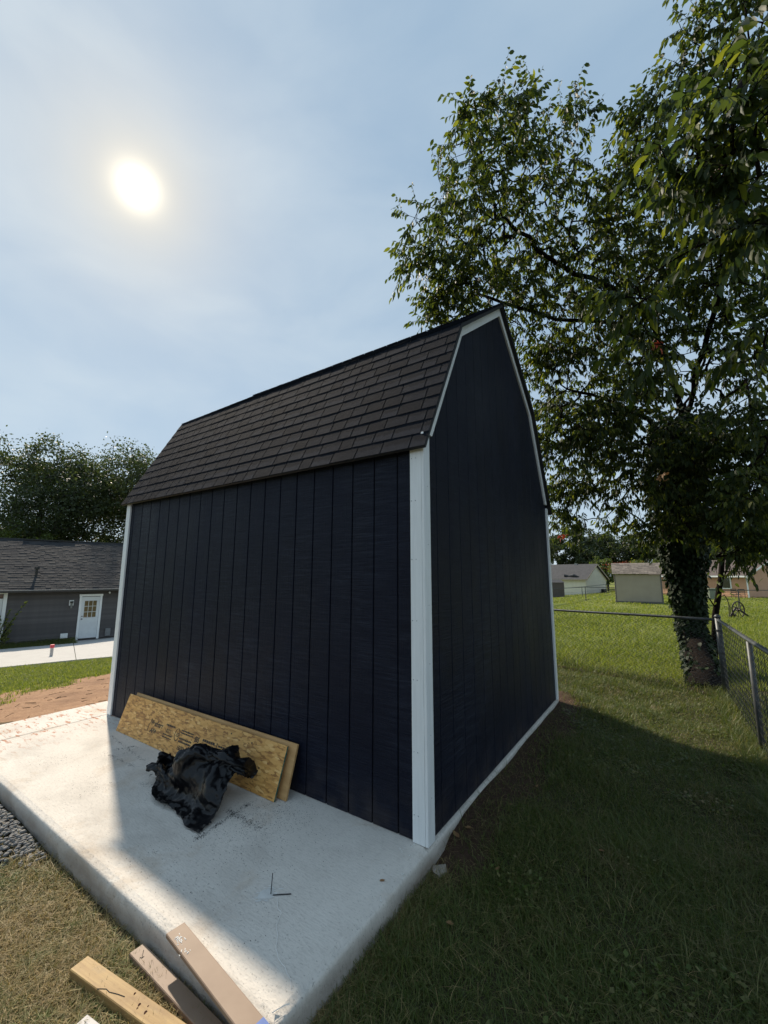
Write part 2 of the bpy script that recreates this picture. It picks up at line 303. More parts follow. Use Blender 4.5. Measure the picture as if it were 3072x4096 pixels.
# ------------------------------------------------------------------ ground
L_SH, W_SH, HE, KY, KZ, RZ = 4.30, 3.678, 2.535, 0.67, 3.7535, 4.622             # shed: length, width, eave, knee, ridge
SLAB_L, SLAB_F = -4.84, -1.18
FC = np.array([1.913, 5.752])                                                     # fence corner
FA = np.array([-4.2, 7.75]); FB = np.array([2.06, -3.0])                          # far ends of the two fence runs
def seg_dist(x, y, a, b):
    d = b-a; t = np.clip(((x-a[0])*d[0]+(y-a[1])*d[1])/(d@d), 0, 1); return np.hypot(x-a[0]-t*d[0], y-a[1]-t*d[1])
def wob(x, y): return 0.35*np.sin(x*17.3+2*np.sin(y*13.1))*np.sin(y*15.7+x*5.1)+ 0.5*np.sin(x*3.1+1.7*np.sin(y*2.3))+0.3*np.sin(y*5.2+x*4.1)+0.2*np.sin(x*11+y*9)
def dirt_mask(x, y):
    x = np.asarray(x, float); y = np.asarray(y, float); wv = wob(x, y)
    a = np.clip(1.2-np.maximum(np.maximum(-8.2-x+0.55*wv-0.10*y, x+4.4), np.maximum(-0.75-0.42*(x+6.2)*(x < -6.2)-y, y-5.0)+0.30*wv)*1.3-0.45, 0, 1)
    a *= (x < -4.5)
    wdt = np.interp(y, [-0.1, 0.2, 1.0, 2.6, 3.6, 4.0], [0.10, 0.42, 0.46, 0.50, 0.30, 0.0])
    b = np.clip((wdt+0.07*wv-x)/0.10+0.5, 0, 1)*(x > -0.3)*(y > -0.15)*(y < 4.1)
    c = np.clip(1.15-seg_dist(x, y, FA, FC)/0.16+0.25*wv, 0, 0.8)
    d = np.clip(1.3-np.hypot(x-1.72, y-6.2)/0.50+0.2*wv, 0, 0.9)
    e = np.clip((0.10+0.04*wv-x)/0.08, 0, 0.55)*(x > -0.2)*(y < 0.1)*(y > -1.4)
    e2 = np.clip((0.09+0.04*wv-np.abs(y-SLAB_F))/0.08, 0, 0.6)*(x < 0.1)*(x > -5)*(y < SLAB_F+0.02)
    return np.maximum.reduce([a, 0*b, e2*0])
def soil_mask(x, y):
    x = np.asarray(x, float); y = np.asarray(y, float); wv = wob(x, y)+0.8*np.sin(x*31+y*17)*np.sin(y*27-x*9)
    wdt = np.interp(y, [-0.1, 0.15, 1.0, 2.6, 3.6, 4.2], [0.05, 0.27, 0.31, 0.34, 0.30, 0.0])
    b = np.clip((wdt+0.06*wv-x)/0.22+0.5, 0, 1)*(x > -0.3)*(y > -0.15)*(y < 4.3)
    c = np.clip(1.05-seg_dist(x, y, FA, FC)/0.17+0.30*wv, 0, 0.8)
    d = np.clip(1.3-np.hypot(x-1.72, y-6.2)/0.50+0.2*wv, 0, 0.9)
    e = np.clip((0.09+0.05*wv-x)/0.08, 0, 0.55)*(x > -0.2)*(y < 0.1)*(y > -1.4)
    e2 = np.clip((0.06+0.05*wv-np.abs(y-SLAB_F))/0.08, 0, 0.6)*(x < 0.1)*(x > -5)*(y < SLAB_F+0.02)
    return np.maximum.reduce([b, c, d, e, e2])
def gravel_mask(x, y): return ((x < -2.05+0.12*wob(x*3, y)) & (x > -5.2) & (y > -1.85) & (y < SLAB_F+0.03))
def field_mask(x, y): return np.clip((y-6.3-0.0*x)/0.4, 0, 1)*(x > -6)+np.clip((-7.0-x)/0.6, 0, 1)*(x <= -6)
def axis(lo, f0, f1, hi, step, nout):
    mid = np.arange(f0, f1+1e-6, step); k = np.linspace(0, 1, nout+1)[1:]
    out = lambda span: span*(np.exp(5.5*k)-1)/(math.exp(5.5)-1)
    return np.concatenate([(f0-out(f0-lo))[::-1], mid, f1+out(hi-f1)])
gx = axis(-1800, -9.5, 4.0, 1800, 0.075, 45); gy = axis(-1800, -3.6, 8.5, 1800, 0.075, 45)
X, Y = np.meshgrid(gx, gy); Z = hgt(X, Y)
dm = dirt_mask(X, Y); Z = Z+0.012*dm*np.sin(X*23)*np.sin(Y*19+X*7)
inside = (X > SLAB_L+0.06) & (X < -0.06) & (Y > SLAB_F+0.06) & (Y < W_SH-0.06); Z = np.where(inside, -0.30, Z)
nx, ny = len(gx), len(gy); I = np.arange(nx*ny).reshape(ny, nx)
F = np.stack([I[:-1, :-1], I[:-1, 1:], I[1:, 1:], I[1:, :-1]], -1).reshape(-1, 4)
gme = np_mesh('ground', np.stack([X, Y, Z], -1).reshape(-1, 3), F)
ca = gme.color_attributes.new('mask', 'FLOAT_COLOR', 'POINT')
colr = np.stack([dm, field_mask(X, Y), soil_mask(X, Y), np.ones_like(X)], -1).reshape(-1, 4).astype(np.float32)
ca.data.foreach_set('color', colr.ravel())
prop(link('ground', gme, M['ground'], smooth=True), kind='structure')

# ------------------------------------------------------------------ concrete slab: two panels with a recessed joint, rounded arris
def slab_panel(x0, x1, y0, y1, parent, rx0, rx1, ry0, name='slab_panel'):
    r = 0.035; bm = bmesh.new()
    nxs = max(4, int((x1-x0)/0.06)); nys = max(4, int((y1-y0)/0.06))
    prof = [(0.0, 0.0)]
    # outline walk, with side rings going down
    xs = np.linspace(x0, x1, nxs+1); ys = np.linspace(y0, y1, nys+1)
    ring = [(x, y0, 0, -1) for x in xs[:-1]]+[(x1, y, 1, 0) for y in ys[:-1]]+[(x, y1, 0, 1) for x in xs[::-1][:-1]]+[(x0, y, -1, 0) for y in ys[::-1][:-1]]
    rings = []
    for k, (off, z) in enumerate([(1.0, 0.0), (0.62, -0.06*r/0.035*0.2), (0.29, -0.29*r), (0.07, -0.62*r), (0.0, -1.0*r), (-0.05, -0.07), (-0.10, -0.11), (-0.25, -0.19), (-0.25, -0.32)]):
        row = []
        for (x, y, ax, ay) in ring:
            sharp = (ax < 0 and not rx0) or (ax > 0 and not rx1) or (ay > 0)
            rr = 0.005 if sharp else r
            wv = 0.0 if k < 5 else 0.010*wob(x*2.2+k, y*2.2)*(0 if sharp else 1)
            ox = (-off*rr if ax > 0 else off*rr if ax < 0 else 0.0); oy = (off*rr if ay < 0 else -off*rr if ay > 0 else 0.0)
            if off > 0:                                                          # keep corners inside
                px = min(max(x+ox, x0+off*(r if rx0 else 0.005)), x1-off*(r if rx1 else 0.005)); py = max(min(y+oy, y1-off*0.005), y0+off*(r if ry0 else 0.005))
            else: px, py = x+(ax*(0.02*(-off))+ax*wv), y+(ay*(0.02*(-off))+ay*wv)
            zz = z if not (sharp and k < 5) else z*0.12
            row.append(bm.verts.new((px, py, zz)))
        rings.append(row)
    n = len(ring)
    for a, b2 in zip(rings[:-1], rings[1:]):
        for i in range(n): bm.faces.new((a[i], a[(i+1) % n], b2[(i+1) % n], b2[i]))
    bm.faces.new(rings[0][::-1]); bmesh.ops.recalc_face_normals(bm, faces=bm.faces)
    me = bpy.data.meshes.new(name); bm.to_mesh(me); bm.free()
    o = link(name, me, M['concrete'], parent)
    for p_ in me.polygons: p_.use_smooth = len(p_.vertices) == 4
    return o
slab = empty('concrete_slab', (0, 0, 0), kind='structure')
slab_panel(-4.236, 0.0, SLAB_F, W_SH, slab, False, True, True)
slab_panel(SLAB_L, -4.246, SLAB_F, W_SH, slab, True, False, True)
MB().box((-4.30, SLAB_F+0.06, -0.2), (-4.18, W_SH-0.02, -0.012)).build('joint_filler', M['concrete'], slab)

# ------------------------------------------------------------------ the gambrel shed
shed = empty('gambrel_shed', (-L_SH/2, W_SH/2, 0), label='tall navy blue gambrel shed with white corner trim and dark shingle roof', cat='shed')
SI = Matrix.Translation(shed.location).inverted()
def spart(name, mb, mat, bevel=0.0, smooth=False, parent=None):
    o = mb.build(name, mat, shed if parent is None else parent, smooth=smooth, bevel=bevel)
    o.matrix_parent_inverse = SI if parent is None else Matrix.Identity(4)
    return o
XL = -4.24                                                                       # outer left corner of the shed
def prof(y):
    y = min(y, W_SH-y); return HE+(KZ-HE)*y/KY if y < KY else KZ+(RZ-KZ)*(y-KY)/(W_SH/2-KY)
# inner shell (seen only in the grooves)
b_ = MB().prism([(XL+0.03, 0.032, 0.0), (XL+0.03, W_SH-0.032, 0.0), (XL+0.03, W_SH-0.032, prof(0.032)-0.03), (XL+0.03, W_SH-KY, KZ-0.05), (XL+0.03, W_SH/2, RZ-0.05), (XL+0.03, KY, KZ-0.05), (XL+0.03, 0.032, prof(0.032)-0.03)], (-XL-0.062, 0, 0))
spart('wall', b_, M['siding_back'])
GR = 0.0095; SP = 0.2032
def plank_front(x0, x1, z1):
    c = 0.003; mbp = MB(); mbp.prism([(x0+GR/2, 0.033, 0.004), (x0+GR/2, 0.020+c, 0.004), (x0+GR/2+c, 0.020, 0.004), (x1-GR/2-c, 0.020, 0.004), (x1-GR/2, 0.020+c, 0.004), (x1-GR/2, 0.033, 0.004)], (0, 0, z1-0.004)); return mbp
g0 = -0.2249; edges = [XL+0.02]+[g0-SP*k for k in range(19, -1, -1)]+[-0.02]
edges = sorted(e for e in edges if XL+0.02 <= e <= -0.02)
for a, b2 in zip(edges[:-1], edges[1:]): spart('plank', plank_front(a, b2, 2.60), M['siding'])
def plank_gable(y0, y1, zlo, zhi, x=-0.020):
    c = 0.003; a, b2 = y0+GR*0.3, y1-GR*0.3; cuts = [a]+[k for k in (KY, W_SH/2, W_SH-KY) if a < k < b2]+[b2]
    top = [(x, yy, min(zhi, prof(yy)-0.004)) for yy in cuts]
    poly = [(x, a, zlo), (x, b2, zlo)]+top[::-1]
    mbp = MB(); mbp.prism([(q[0]-0.014, q[1], q[2]) for q in poly], (0.014, 0, 0)); return mbp
ge = [0.02]+[0.0257+SP*k for k in range(1, 18)]+[W_SH-0.02]
for a, b2 in zip(ge[:-1], ge[1:]):
    spart('plank', plank_gable(a, b2, 0.004, 9.0), M['siding'], 0.002)
# corner boards (two boards at the near corner, butted)
TH = 0.019; TW = 0.089
def cboard(x0, x1, y0, y1, z1): return MB().box((x0, y0, 0.004), (x1, y1, z1))
spart('corner_board', cboard(-0.109, -0.0205, 0.0, 0.0197, 2.545), M['white_trim'], 0.0015)
spart('corner_board', cboard(-0.0195, 0.0, 0.0005, TW, 2.600), M['white_trim'], 0.0015)
spart('corner_board', cboard(XL-0.0005, XL+TH, 0.020, TW, 2.60), M['white_trim'], 0.0015)
spart('corner_board', cboard(XL, XL+TW, 0.0, 0.0195, 2.545), M['white_trim'], 0.0015)
spart('corner_board', cboard(-0.0195, 0.0, W_SH-TW, W_SH, 2.55), M['white_trim'], 0.0015)
spart('corner_board', cboard(-0.109, -0.0205, W_SH-0.0197, W_SH, 2.545), M['white_trim'], 0.0015)
# nail heads on the corner boards
M['nail'] = simple('painted_nail', (0.45, 0.47, 0.48), rough=0.5)
for z in (0.16, 0.52, 0.95, 1.32, 1.72, 2.12, 2.42):
    for dx in (-0.095, -0.065): spart('nail', MB().tube([(dx+random.uniform(-0.006, 0.006), 0.0005, z), (dx, -0.0012, z)], 0.0035, 6), M['nail'])
    spart('nail', MB().tube([(-0.0005, 0.05, z+0.1), (0.0012, 0.05, z+0.1)], 0.0035, 6), M['nail'])
# back and left walls (plain panels, out of view)
spart('wall_panel', MB().box((XL+0.02, W_SH-0.033, 0.004), (-0.11, W_SH-0.02, 2.60)), M['siding'])
spart('wall_panel', MB().prism([(XL+0.018, 0.09, 0.004), (XL+0.018, W_SH-0.03, 0.004), (XL+0.018, W_SH-0.03, prof(0.03)-0.01), (XL+0.018, W_SH-KY, KZ-0.01), (XL+0.018, W_SH/2, RZ-0.01), (XL+0.018, KY, KZ-0.01), (XL+0.018, 0.09, prof(0.09)-0.01)], (0.012, 0, 0)), M['siding'])
# rake boards on the gable: lower and upper, both sides, mitred at knee and ridge
def offs(p0, p1, w):
    d = np.array([p1[0]-p0[0], p1[1]-p0[1]]); d = d/np.linalg.norm(d); n = np.array([d[1], -d[0]]); return n*w
Pe, Pk, Pr = np.array([0.0, HE]), np.array([KY, KZ]), np.array([W_SH/2, RZ])
def isect(p, d, q, e):
    A = np.array([d, -e]).T; s_ = np.linalg.solve(A, q-p); return p+d*s_[0]
RWD = 0.085
n1_ = offs(Pe, Pk, RWD); n2_ = offs(Pk, Pr, RWD)
ik = isect(Pe+n1_, Pk-Pe, Pk+n2_, Pr-Pk); ir = np.array([W_SH/2, (Pk+n2_)[1]+(Pr-Pk)[1]/(Pr-Pk)[0]*(W_SH/2-(Pk+n2_)[0])])
ie = isect(Pe+n1_, Pk-Pe, np.array([0.0, 2.601]), np.array([1.0, 0.0])); ie0 = isect(Pe, Pk-Pe, np.array([0.0, 2.601]), np.array([1.0, 0.0]))
for mir in (False, True):
    for quad in ([ie0, ie, ik, Pk], [Pk, ik, ir, Pr]):
        f = (lambda q: (-0.0195, W_SH-q[0], q[1])) if mir else (lambda q: (-0.0195, q[0], q[1]))
        spart('rake_board', MB().prism([f(q) for q in quad], (0.0205, 0, 0)), M['white_trim'], 0.001)
        spart('rake_board', MB().prism([(XL-0.002, f(q)[1], f(q)[2]) for q in quad], (0.0195, 0, 0)), M['white_trim'], 0.001)
# roof deck: a bent slab following the profile with a small overhang
OV = 0.045; x_lo, x_hi = XL-0.05, OV
Oe, Ok, Or = np.array([-0.052, 2.478]), np.array([0.638, 3.752]), np.array([W_SH/2, 4.645])
def bent(oe, ok, orr, th):
    up = [np.array([oe[0], oe[1]]), ok, orr]; return up
deck_t = 0.018
def deckpoly(side):
    f = (lambda y: W_SH-y) if side else (lambda y: y)
    ins = lambda q, e: (q[0]+e[0], q[1]+e[1])
    lo = [Oe+np.array([0.016, -0.009]), Ok+np.array([0.022, -0.024]), Or+np.array([0, -0.034])]
    return [f_ for f_ in [(0, f(Oe[0]), Oe[1]), (0, f(Ok[0]), Ok[1]), (0, f(Or[0]), Or[1]), (0, f(lo[2][0]), lo[2][1]), (0, f(lo[1][0]), lo[1][1]), (0, f(lo[0][0]), lo[0][1])]]
for side in (0, 1):
    dp = deckpoly(side); mbq = MB()
    for quad in ((0, 1, 4, 5), (1, 2, 3, 4)):
        mbq.prism([(x_lo+0.006, dp[i][1], dp[i][2]) for i in quad], (x_hi-x_lo-0.012, 0, 0))
    spart('roof_deck', mbq, M['drip'])
# shingles: each tab on the lower front slope is its own piece
def uv_tab(me):
    uv = me.uv_layers.new(name='UVMap')
    zs = [me.vertices[l.vertex_index].co for l in me.loops]
    for i, c in enumerate(zs): uv.data[i].uv = (c.x, c.y/0.132)
_tabs = {}
def tab_mesh(wq, lift):
    key = (round(wq, 3), lift)
    if key not in _tabs:
        t0, t1, ex = 0.0036+lift, 0.001, 0.158; g = 0.0045; j = [random.uniform(-0.002, 0.002) for _ in range(4)]
        mbt = MB().hexa([(g, j[0], -0.002), (wq-g, j[1], -0.002), (wq-g, ex, -0.002), (g, ex, -0.002), (g+0.0008, j[0]+0.0015, t0), (wq-g-0.0008, j[1]+0.0015, t0), (wq-g, ex, t1), (g, ex, t1)])
        me = mesh('shingle', mbt.v, mbt.f); me.materials.append(M['shingle']); uv_tab(me); _tabs[key] = me
    return _tabs[key]
WID = [0.135, 0.155, 0.175, 0.195, 0.215, 0.24]
def shingle_field(p0, p1, nrow, real, side=0, seed=0):
    rnd = random.Random(seed); d = p1-p0; ln = np.linalg.norm(d); d = d/ln; n = np.array([-d[1], d[0]]); ex = ln/nrow
    verts, faces = [], []
    sgn = 1
    for r_ in range(nrow):
        x = x_hi-rnd.uniform(0.0, 0.12)*(r_ % 2); first = True
        lo_end = x_lo
        xs = [x_hi]
        xx = x_hi-rnd.choice([0.07, 0.10, 0.13, 0.17, 0.2])
        while xx > x_lo+0.10: xs.append(xx); xx -= rnd.choice(WID)
        xs.append(x_lo)
        for i in range(len(xs)-1):
            a, b2 = xs[i+1], xs[i]; wq = b2-a; lift = rnd.choice([0.0, 0.0005, 0.001])
            base = p0+d*(ex*r_+rnd.uniform(-0.0015, 0.0015))+n*0.004
            ang_t = math.atan2(d[1], d[0])
            if real:
                edge = i in (0, len(xs)-2)
                wk = wq if edge else min(WID, key=lambda q_: abs(q_-wq))
                o = bpy.data.objects.new('shingle', tab_mesh(round(wk, 3), lift)); C.objects.link(o); o.parent = shed; o.matrix_parent_inverse = SI
                tilt = ang_t
                o.matrix_basis = Matrix.Translation((a, base[0], base[1])) @ Matrix.Rotation(tilt-0.006, 4, 'X')
            else:
                me = tab_mesh(round(min(WID, key=lambda q_: abs(q_-wq)), 3), lift); sc = wq/min(WID, key=lambda q_: abs(q_-wq))
                Mx = Matrix.Translation((a, base[0], base[1])) @ Matrix.Rotation(ang_t-0.006, 4, 'X') @ Matrix.Diagonal((sc, 1, 1, 1))
                k0 = len(verts)
                for v_ in me.vertices:
                    q_ = Mx @ v_.co; verts.append((q_.x, W_SH-q_.y if side else q_.y, q_.z))
                faces += [tuple(k0+i_ for i_ in p_.vertices) for p_ in me.polygons]
    if not real:
        me = mesh('shingle_courses', verts, faces); bm = bmesh.new(); bm.from_mesh(me); bmesh.ops.recalc_face_normals(bm, faces=bm.faces); bm.to_mesh(me); bm.free()
        uv = me.uv_layers.new(name='UVMap'); 
        pat = [(0.2, 0.0), (0.2, 1.0)]
        for l in me.loops:
            uv.data[l.index].uv = (0.5, 0.0 if (l.vertex_index % 8) in (0, 1, 4, 5) else 1.1)
        o = link('shingle_courses', me, M['shingle'], shed); o.matrix_parent_inverse = SI; o['kind'] = 'stuff'
shingle_field(Oe, Ok, 11, True, 0, 5)
shingle_field(Ok+np.array([-0.004, 0.006]), Or, 11, False, 0, 6)
shingle_field(Oe, Ok, 11, False, 1, 7)
shingle_field(Ok+np.array([-0.004, 0.006]), Or, 11, False, 1, 8)
# ridge caps: folded shingles, lapped, starting a little in from the far end
rnd = random.Random(3); xx = x_hi+0.002; k = 0
while xx > -4.12:
    ln_ = 0.155; s_ = 0.135; dz = 0.004+0.004*(k % 2)+rnd.uniform(0, 0.003); sl_ = (Or-Ok)/np.linalg.norm(Or-Ok)
    yR, zR = W_SH/2, Or[1]+0.009+dz; mbr = MB(); a, b2 = xx-ln_-0.03, xx
    for sg in (-1, 1):
        y2, z2 = yR+sg*s_*sl_[0], zR-s_*sl_[1]*0.97
        mbr.hexa([(a, yR, zR-0.012), (b2, yR, zR-0.012), (b2, y2, z2-0.010), (a, y2, z2-0.010), (a, yR, zR-0.006), (b2, yR, zR), (b2, y2, z2-0.001), (a, y2, z2-0.006)])
    o = spart('ridge_cap', mbr, M['shingle']); me = o.data; uvl = me.uv_layers.new(name='UVMap'); [setattr(u_, 'uv', (0.5, 0.2)) for u_ in uvl.data]
    xx -= ln_; k += 1
# ------------------------------------------------------------------ things on and by the slab
def mk_osb():
    m, t, b, o = new_mat('osb_strands'); v = coords(t, (1, 1, 1))
    def strands(rot, sc, seed):
        mpn = N(t, 'ShaderNodeMapping'); mpn.inputs['Rotation'].default_value = (0, 0, rot); mpn.inputs['Scale'].default_value = (sc*0.28, sc, 1); mpn.inputs['Location'].default_value = (seed, seed*2, 0)
        a = N(t, 'ShaderNodeTexCoord'); L(t, a.outputs['UV'], mpn.inputs[0])
        vo = N(t, 'ShaderNodeTexVoronoi'); vo.feature = 'F1'; vo.inputs['Scale'].default_value = 1.0; L(t, mpn.outputs[0], vo.inputs[0])
        sp_ = N(t, 'ShaderNodeSeparateColor'); L(t, vo.outputs['Color'], sp_.inputs[0]); return sp_.outputs[0], vo.outputs['Distance']
    s1, d1 = strands(0.5, 70, 1.3); s2, d2 = strands(-0.9, 62, 4.1); s3, d3 = strands(1.5, 75, 7.7)
    f = MATH(t, 'MAXIMUM', MATH(t, 'MULTIPLY', s1, 0.95), MATH(t, 'MAXIMUM', MATH(t, 'MULTIPLY', s2, 0.85), MATH(t, 'MULTIPLY', s3, 0.75)))
    col = RAMP(t, f, [(0.35, (0.32, 0.145, 0.038)), (0.62, (0.60, 0.305, 0.080)), (0.85, (0.73, 0.41, 0.125)), (0.97, (0.82, 0.52, 0.20))])
    L(t, col, b.inputs['Base Color']); b.inputs['Roughness'].default_value = 0.6; bump(t, b, f, 0.4, 0.003); return m
M['osb'] = mk_osb()
M['ply'] = simple('plywood_face', (0.60, 0.36, 0.15), (0.46, 0.255, 0.095), 3.0, 0.6, (1.2, 9, 9), 0.2)
M['ink'] = simple('black_ink', (0.018, 0.016, 0.014), rough=0.6)
M['green_edge'] = simple('green_edge_paint', (0.02, 0.10, 0.075), (0.30, 0.24, 0.13), 40, 0.6, lo=0.5, hi=0.7)
def leaning(name, x0, x1, yb, yt, ht, th, mat, label, cat):
    """panel leaning on the wall: local x along, y up the face, z out of the face"""
    ln_ = x1-x0; ang_ = math.atan2(ht, yt-yb); hgt_ = math.hypot(ht, yt-yb)
    e = empty(name, (x0, yb, 0.0), label=label, cat=cat); e.rotation_euler = (ang_, 0, 0)
    mbp = MB().box((0, 0, 0), (ln_, hgt_, th)); o = mbp.build('panel', mat, e, bevel=0.0015)
    uv = o.data.uv_layers.new(name='UVMap')
    for l in o.data.loops: c = o.data.vertices[l.vertex_index].co; uv.data[l.index].uv = (c.x, c.y+c.z)
    return e, ln_, hgt_, th
ply, *_ = leaning('plywood_strip', -3.53, -1.092, -0.108, -0.004, 0.350, 0.018, M['ply'], 'plain plywood strip leaning on the navy wall behind the printed board', 'board')
osb, oln, ohg, oth = leaning('osb_strip', -3.590, -1.156, -0.166, -0.052, 0.338, 0.012, M['osb'], 'long strand board strip with black printed stamp leaning on the plywood', 'board')
MB().box((oln+0.0005, 0.002, 0.0005), (oln+0.0035, ohg-0.002, oth-0.0005)).build('edge_paint', M['green_edge'], osb)
def text_mesh(body, size, loc, parent, mat, shear=0.0, sx=1.0, name='stamp_text'):
    cu = bpy.data.curves.new(name, 'FONT'); cu.body = body; cu.size = size; cu.shear = shear; cu.extrude = 0.0; cu.offset = 0.0016
    to = bpy.data.objects.new(name, cu); C.objects.link(to); dg = bpy.context.evaluated_depsgraph_get()
    me = bpy.data.meshes.new_from_object(to.evaluated_get(dg)); bpy.data.objects.remove(to)
    me.materials.clear(); o = link(name, me, mat, parent, loc); o.scale = (sx, 1, 1); return o
zt = oth+0.0012
def bar(x, y, w_, h_): return MB().box((x, y, oth+0.0003), (x+w_, y+h_, zt))
st = MB(); st.v, st.f = bar(0.555, 0.105, 0.008, 0.065).v, bar(0.555, 0.105, 0.008, 0.065).f
st.box((0.572, 0.170, oth+0.0003), (0.579, 0.215, zt)); st.build('stamp_bar', M['ink'], osb)
text_mesh('WestFraser', 0.062, (0.585, 0.165, zt), osb, M['ink'], 0.0, 0.72)
text_mesh('APA', 0.050, (0.605, 0.105, zt), osb, M['ink'], 0.25, 1.15)
def lines(x, y, w_, rows, hh, gap, seed):
    rr = random.Random(seed); mbl = MB()
    for i in range(rows):
        cx = x
        while cx < x+w_:
            k = rr.uniform(0.010, 0.028); mbl.box((cx, y-i*gap, oth+0.0003), (min(cx+k, x+w_), y-i*gap+hh, zt)); cx += k+0.005
    mbl.build('stamp_lines', M['ink'], osb)
lines(0.845, 0.205, 0.15, 1, 0.014, 0.02, 1); text_mesh('7/16', 0.045, (0.865, 0.150, zt), osb, M['ink'], 0.2)
lines(0.835, 0.128, 0.15, 2, 0.009, 0.022, 2)
ring = MB(); ring.tube([(1.055+0.036*math.cos(a), 0.165+0.048*math.sin(a), zt-0.002) for a in np.linspace(0, 2*math.pi, 25)], 0.0035, 5, False); ring.build('stamp_ring', M['ink'], osb)
text_mesh('15', 0.045, (1.033, 0.150, zt), osb, M['ink'], 0.2)
lines(1.105, 0.205, 0.19, 2, 0.011, 0.019, 3); lines(1.105, 0.140, 0.19, 2, 0.014, 0.024, 4); text_mesh('15/32', 0.045, (1.11, 0.062, zt), osb, M['ink'], 0.15)
text_mesh('S0S', 0.058, (1.325, 0.165, zt), osb, M['ink'], 0.1, 0.8)
lines(1.44, 0.190, 0.17, 1, 0.018, 0.02, 5); MB().box((1.445, 0.13, oth+0.0003), (1.55, 0.136, zt)).box((1.445, 0.110, oth+0.0003), (1.451, 0.155, zt)).box((1.545, 0.110, oth+0.0003), (1.551, 0.155, zt)).build('stamp_bar', M['ink'], osb)
MB().box((1.64, 0.100, oth+0.0003), (1.648, 0.215, zt)).build('stamp_bar', M['ink'], osb); lines(1.665, 0.190, 0.20, 3, 0.013, 0.024, 6)
for (x, y) in ((2.05, 0.30), (1.78, 0.315), (1.22, 0.335), (2.2, 0.16)):
    MB().tube([(x, y, oth-0.001), (x, y, oth+0.0012)], 0.007, 7).build('knot', M['ink'], osb)

# black plastic sheet, let fall as cloth and frozen
def plastic_sheet():
    nx_, ny_ = 74, 52; rr = np.random.default_rng(5)
    u = np.linspace(0, 1, nx_); v = np.linspace(0, 1, ny_); U, V = np.meshgrid(u, v)
    x = -2.24+0.95*U+0.05*np.sin(7*V+2*U); y = -0.73+0.54*V+0.05*np.sin(5*U+1)+0.04*U
    dome = 0.30*np.exp(-(((U-0.62)/0.30)**2+((V-0.62)/0.36)**2))+0.14*np.exp(-(((U-0.80)/0.12)**2+((V-0.80)/0.16)**2))
    z = 0.10+dome+0.034*np.sin(10*U+5*V)+0.036*np.sin(12*V-6*U)+0.014*np.sin(21*U+9*V+1)+rr.normal(0, 0.004, U.shape)
    me = bpy.data.meshes.new('sheet'); I = np.arange(nx_*ny_).reshape(ny_, nx_)
    me = np_mesh('sheet', np.stack([x, y, z], -1).reshape(-1, 3), np.stack([I[:-1, :-1], I[:-1, 1:], I[1:, 1:], I[1:, :-1]], -1).reshape(-1, 4))
    ob = bpy.data.objects.new('sheet_sim', me); C.objects.link(ob)
    cl = ob.modifiers.new('cloth', 'CLOTH'); s = cl.settings; s.quality = 6; s.mass = 0.12; s.tension_stiffness = 25; s.compression_stiffness = 25; s.shear_stiffness = 12; s.bending_stiffness = 1.2; s.shrink_min = -0.12; s.air_damping = 2.0
    cc = cl.collision_settings; cc.use_self_collision = True; cc.self_distance_min = 0.006; cc.distance_min = 0.004; cc.collision_quality = 3
    cl.point_cache.frame_start = 1; cl.point_cache.frame_end = 40
    hel = []
    def coll(mb):
        o = mb.build('helper'); md = o.modifiers.new('c', 'COLLISION'); o.collision.thickness_outer = 0.004; o.collision.cloth_friction = 20; hel.append(o)
    coll(MB().box((-5, -3, -0.3), (1, 0.3, 0.0)))
    coll(MB().hexa([(-3.6, -0.17, 0), (-1.15, -0.17, 0), (-1.15, -0.03, 0), (-3.6, -0.03, 0), (-3.6, -0.06, 0.34), (-1.15, -0.06, 0.34), (-1.15, -0.03, 0.34), (-3.6, -0.03, 0.34)]))
    lump = MB()
    lump.tube([(-1.98, -0.46, 0.03), (-1.86, -0.42, 0.08), (-1.70, -0.38, 0.13), (-1.54, -0.35, 0.13), (-1.42, -0.33, 0.08)], [0.05, 0.11, 0.15, 0.14, 0.08], 12)
    lump.tube([(-1.60, -0.33, 0.14), (-1.50, -0.28, 0.30)], [0.10, 0.04], 9); lump.tube([(-1.46, -0.50, 0.06), (-1.34, -0.28, 0.07)], [0.065, 0.06], 10)
    coll(lump)
    for f in range(1, 33): scene.frame_set(f)
    dg = bpy.context.evaluated_depsgraph_get(); ev = ob.evaluated_get(dg); me2 = bpy.data.meshes.new_from_object(ev)
    for o in [ob]+hel: bpy.data.objects.remove(o)
    scene.frame_set(1); return me2
M['plastic'] = simple('black_plastic', (0.0045, 0.0045, 0.0055), (0.007, 0.007, 0.009), 6, 0.30, spec=0.35, bmp=0.15, bdist=0.004, wpos=True)
try:
    pm_ = plastic_sheet()
except Exception as ex:
    print('cloth failed', ex); pm_ = MB().box((-2.1, -0.6, 0.002), (-1.4, -0.25, 0.1)).build('t').data
pm_.name = 'plastic_sheet'; pm_.materials.clear()
for p_ in pm_.polygons: p_.use_smooth = True
pl = link('plastic_sheet', pm_, M['plastic']); prop(pl, 'crumpled shiny black plastic sheet dropped on the slab before the boards', 'plastic sheet')

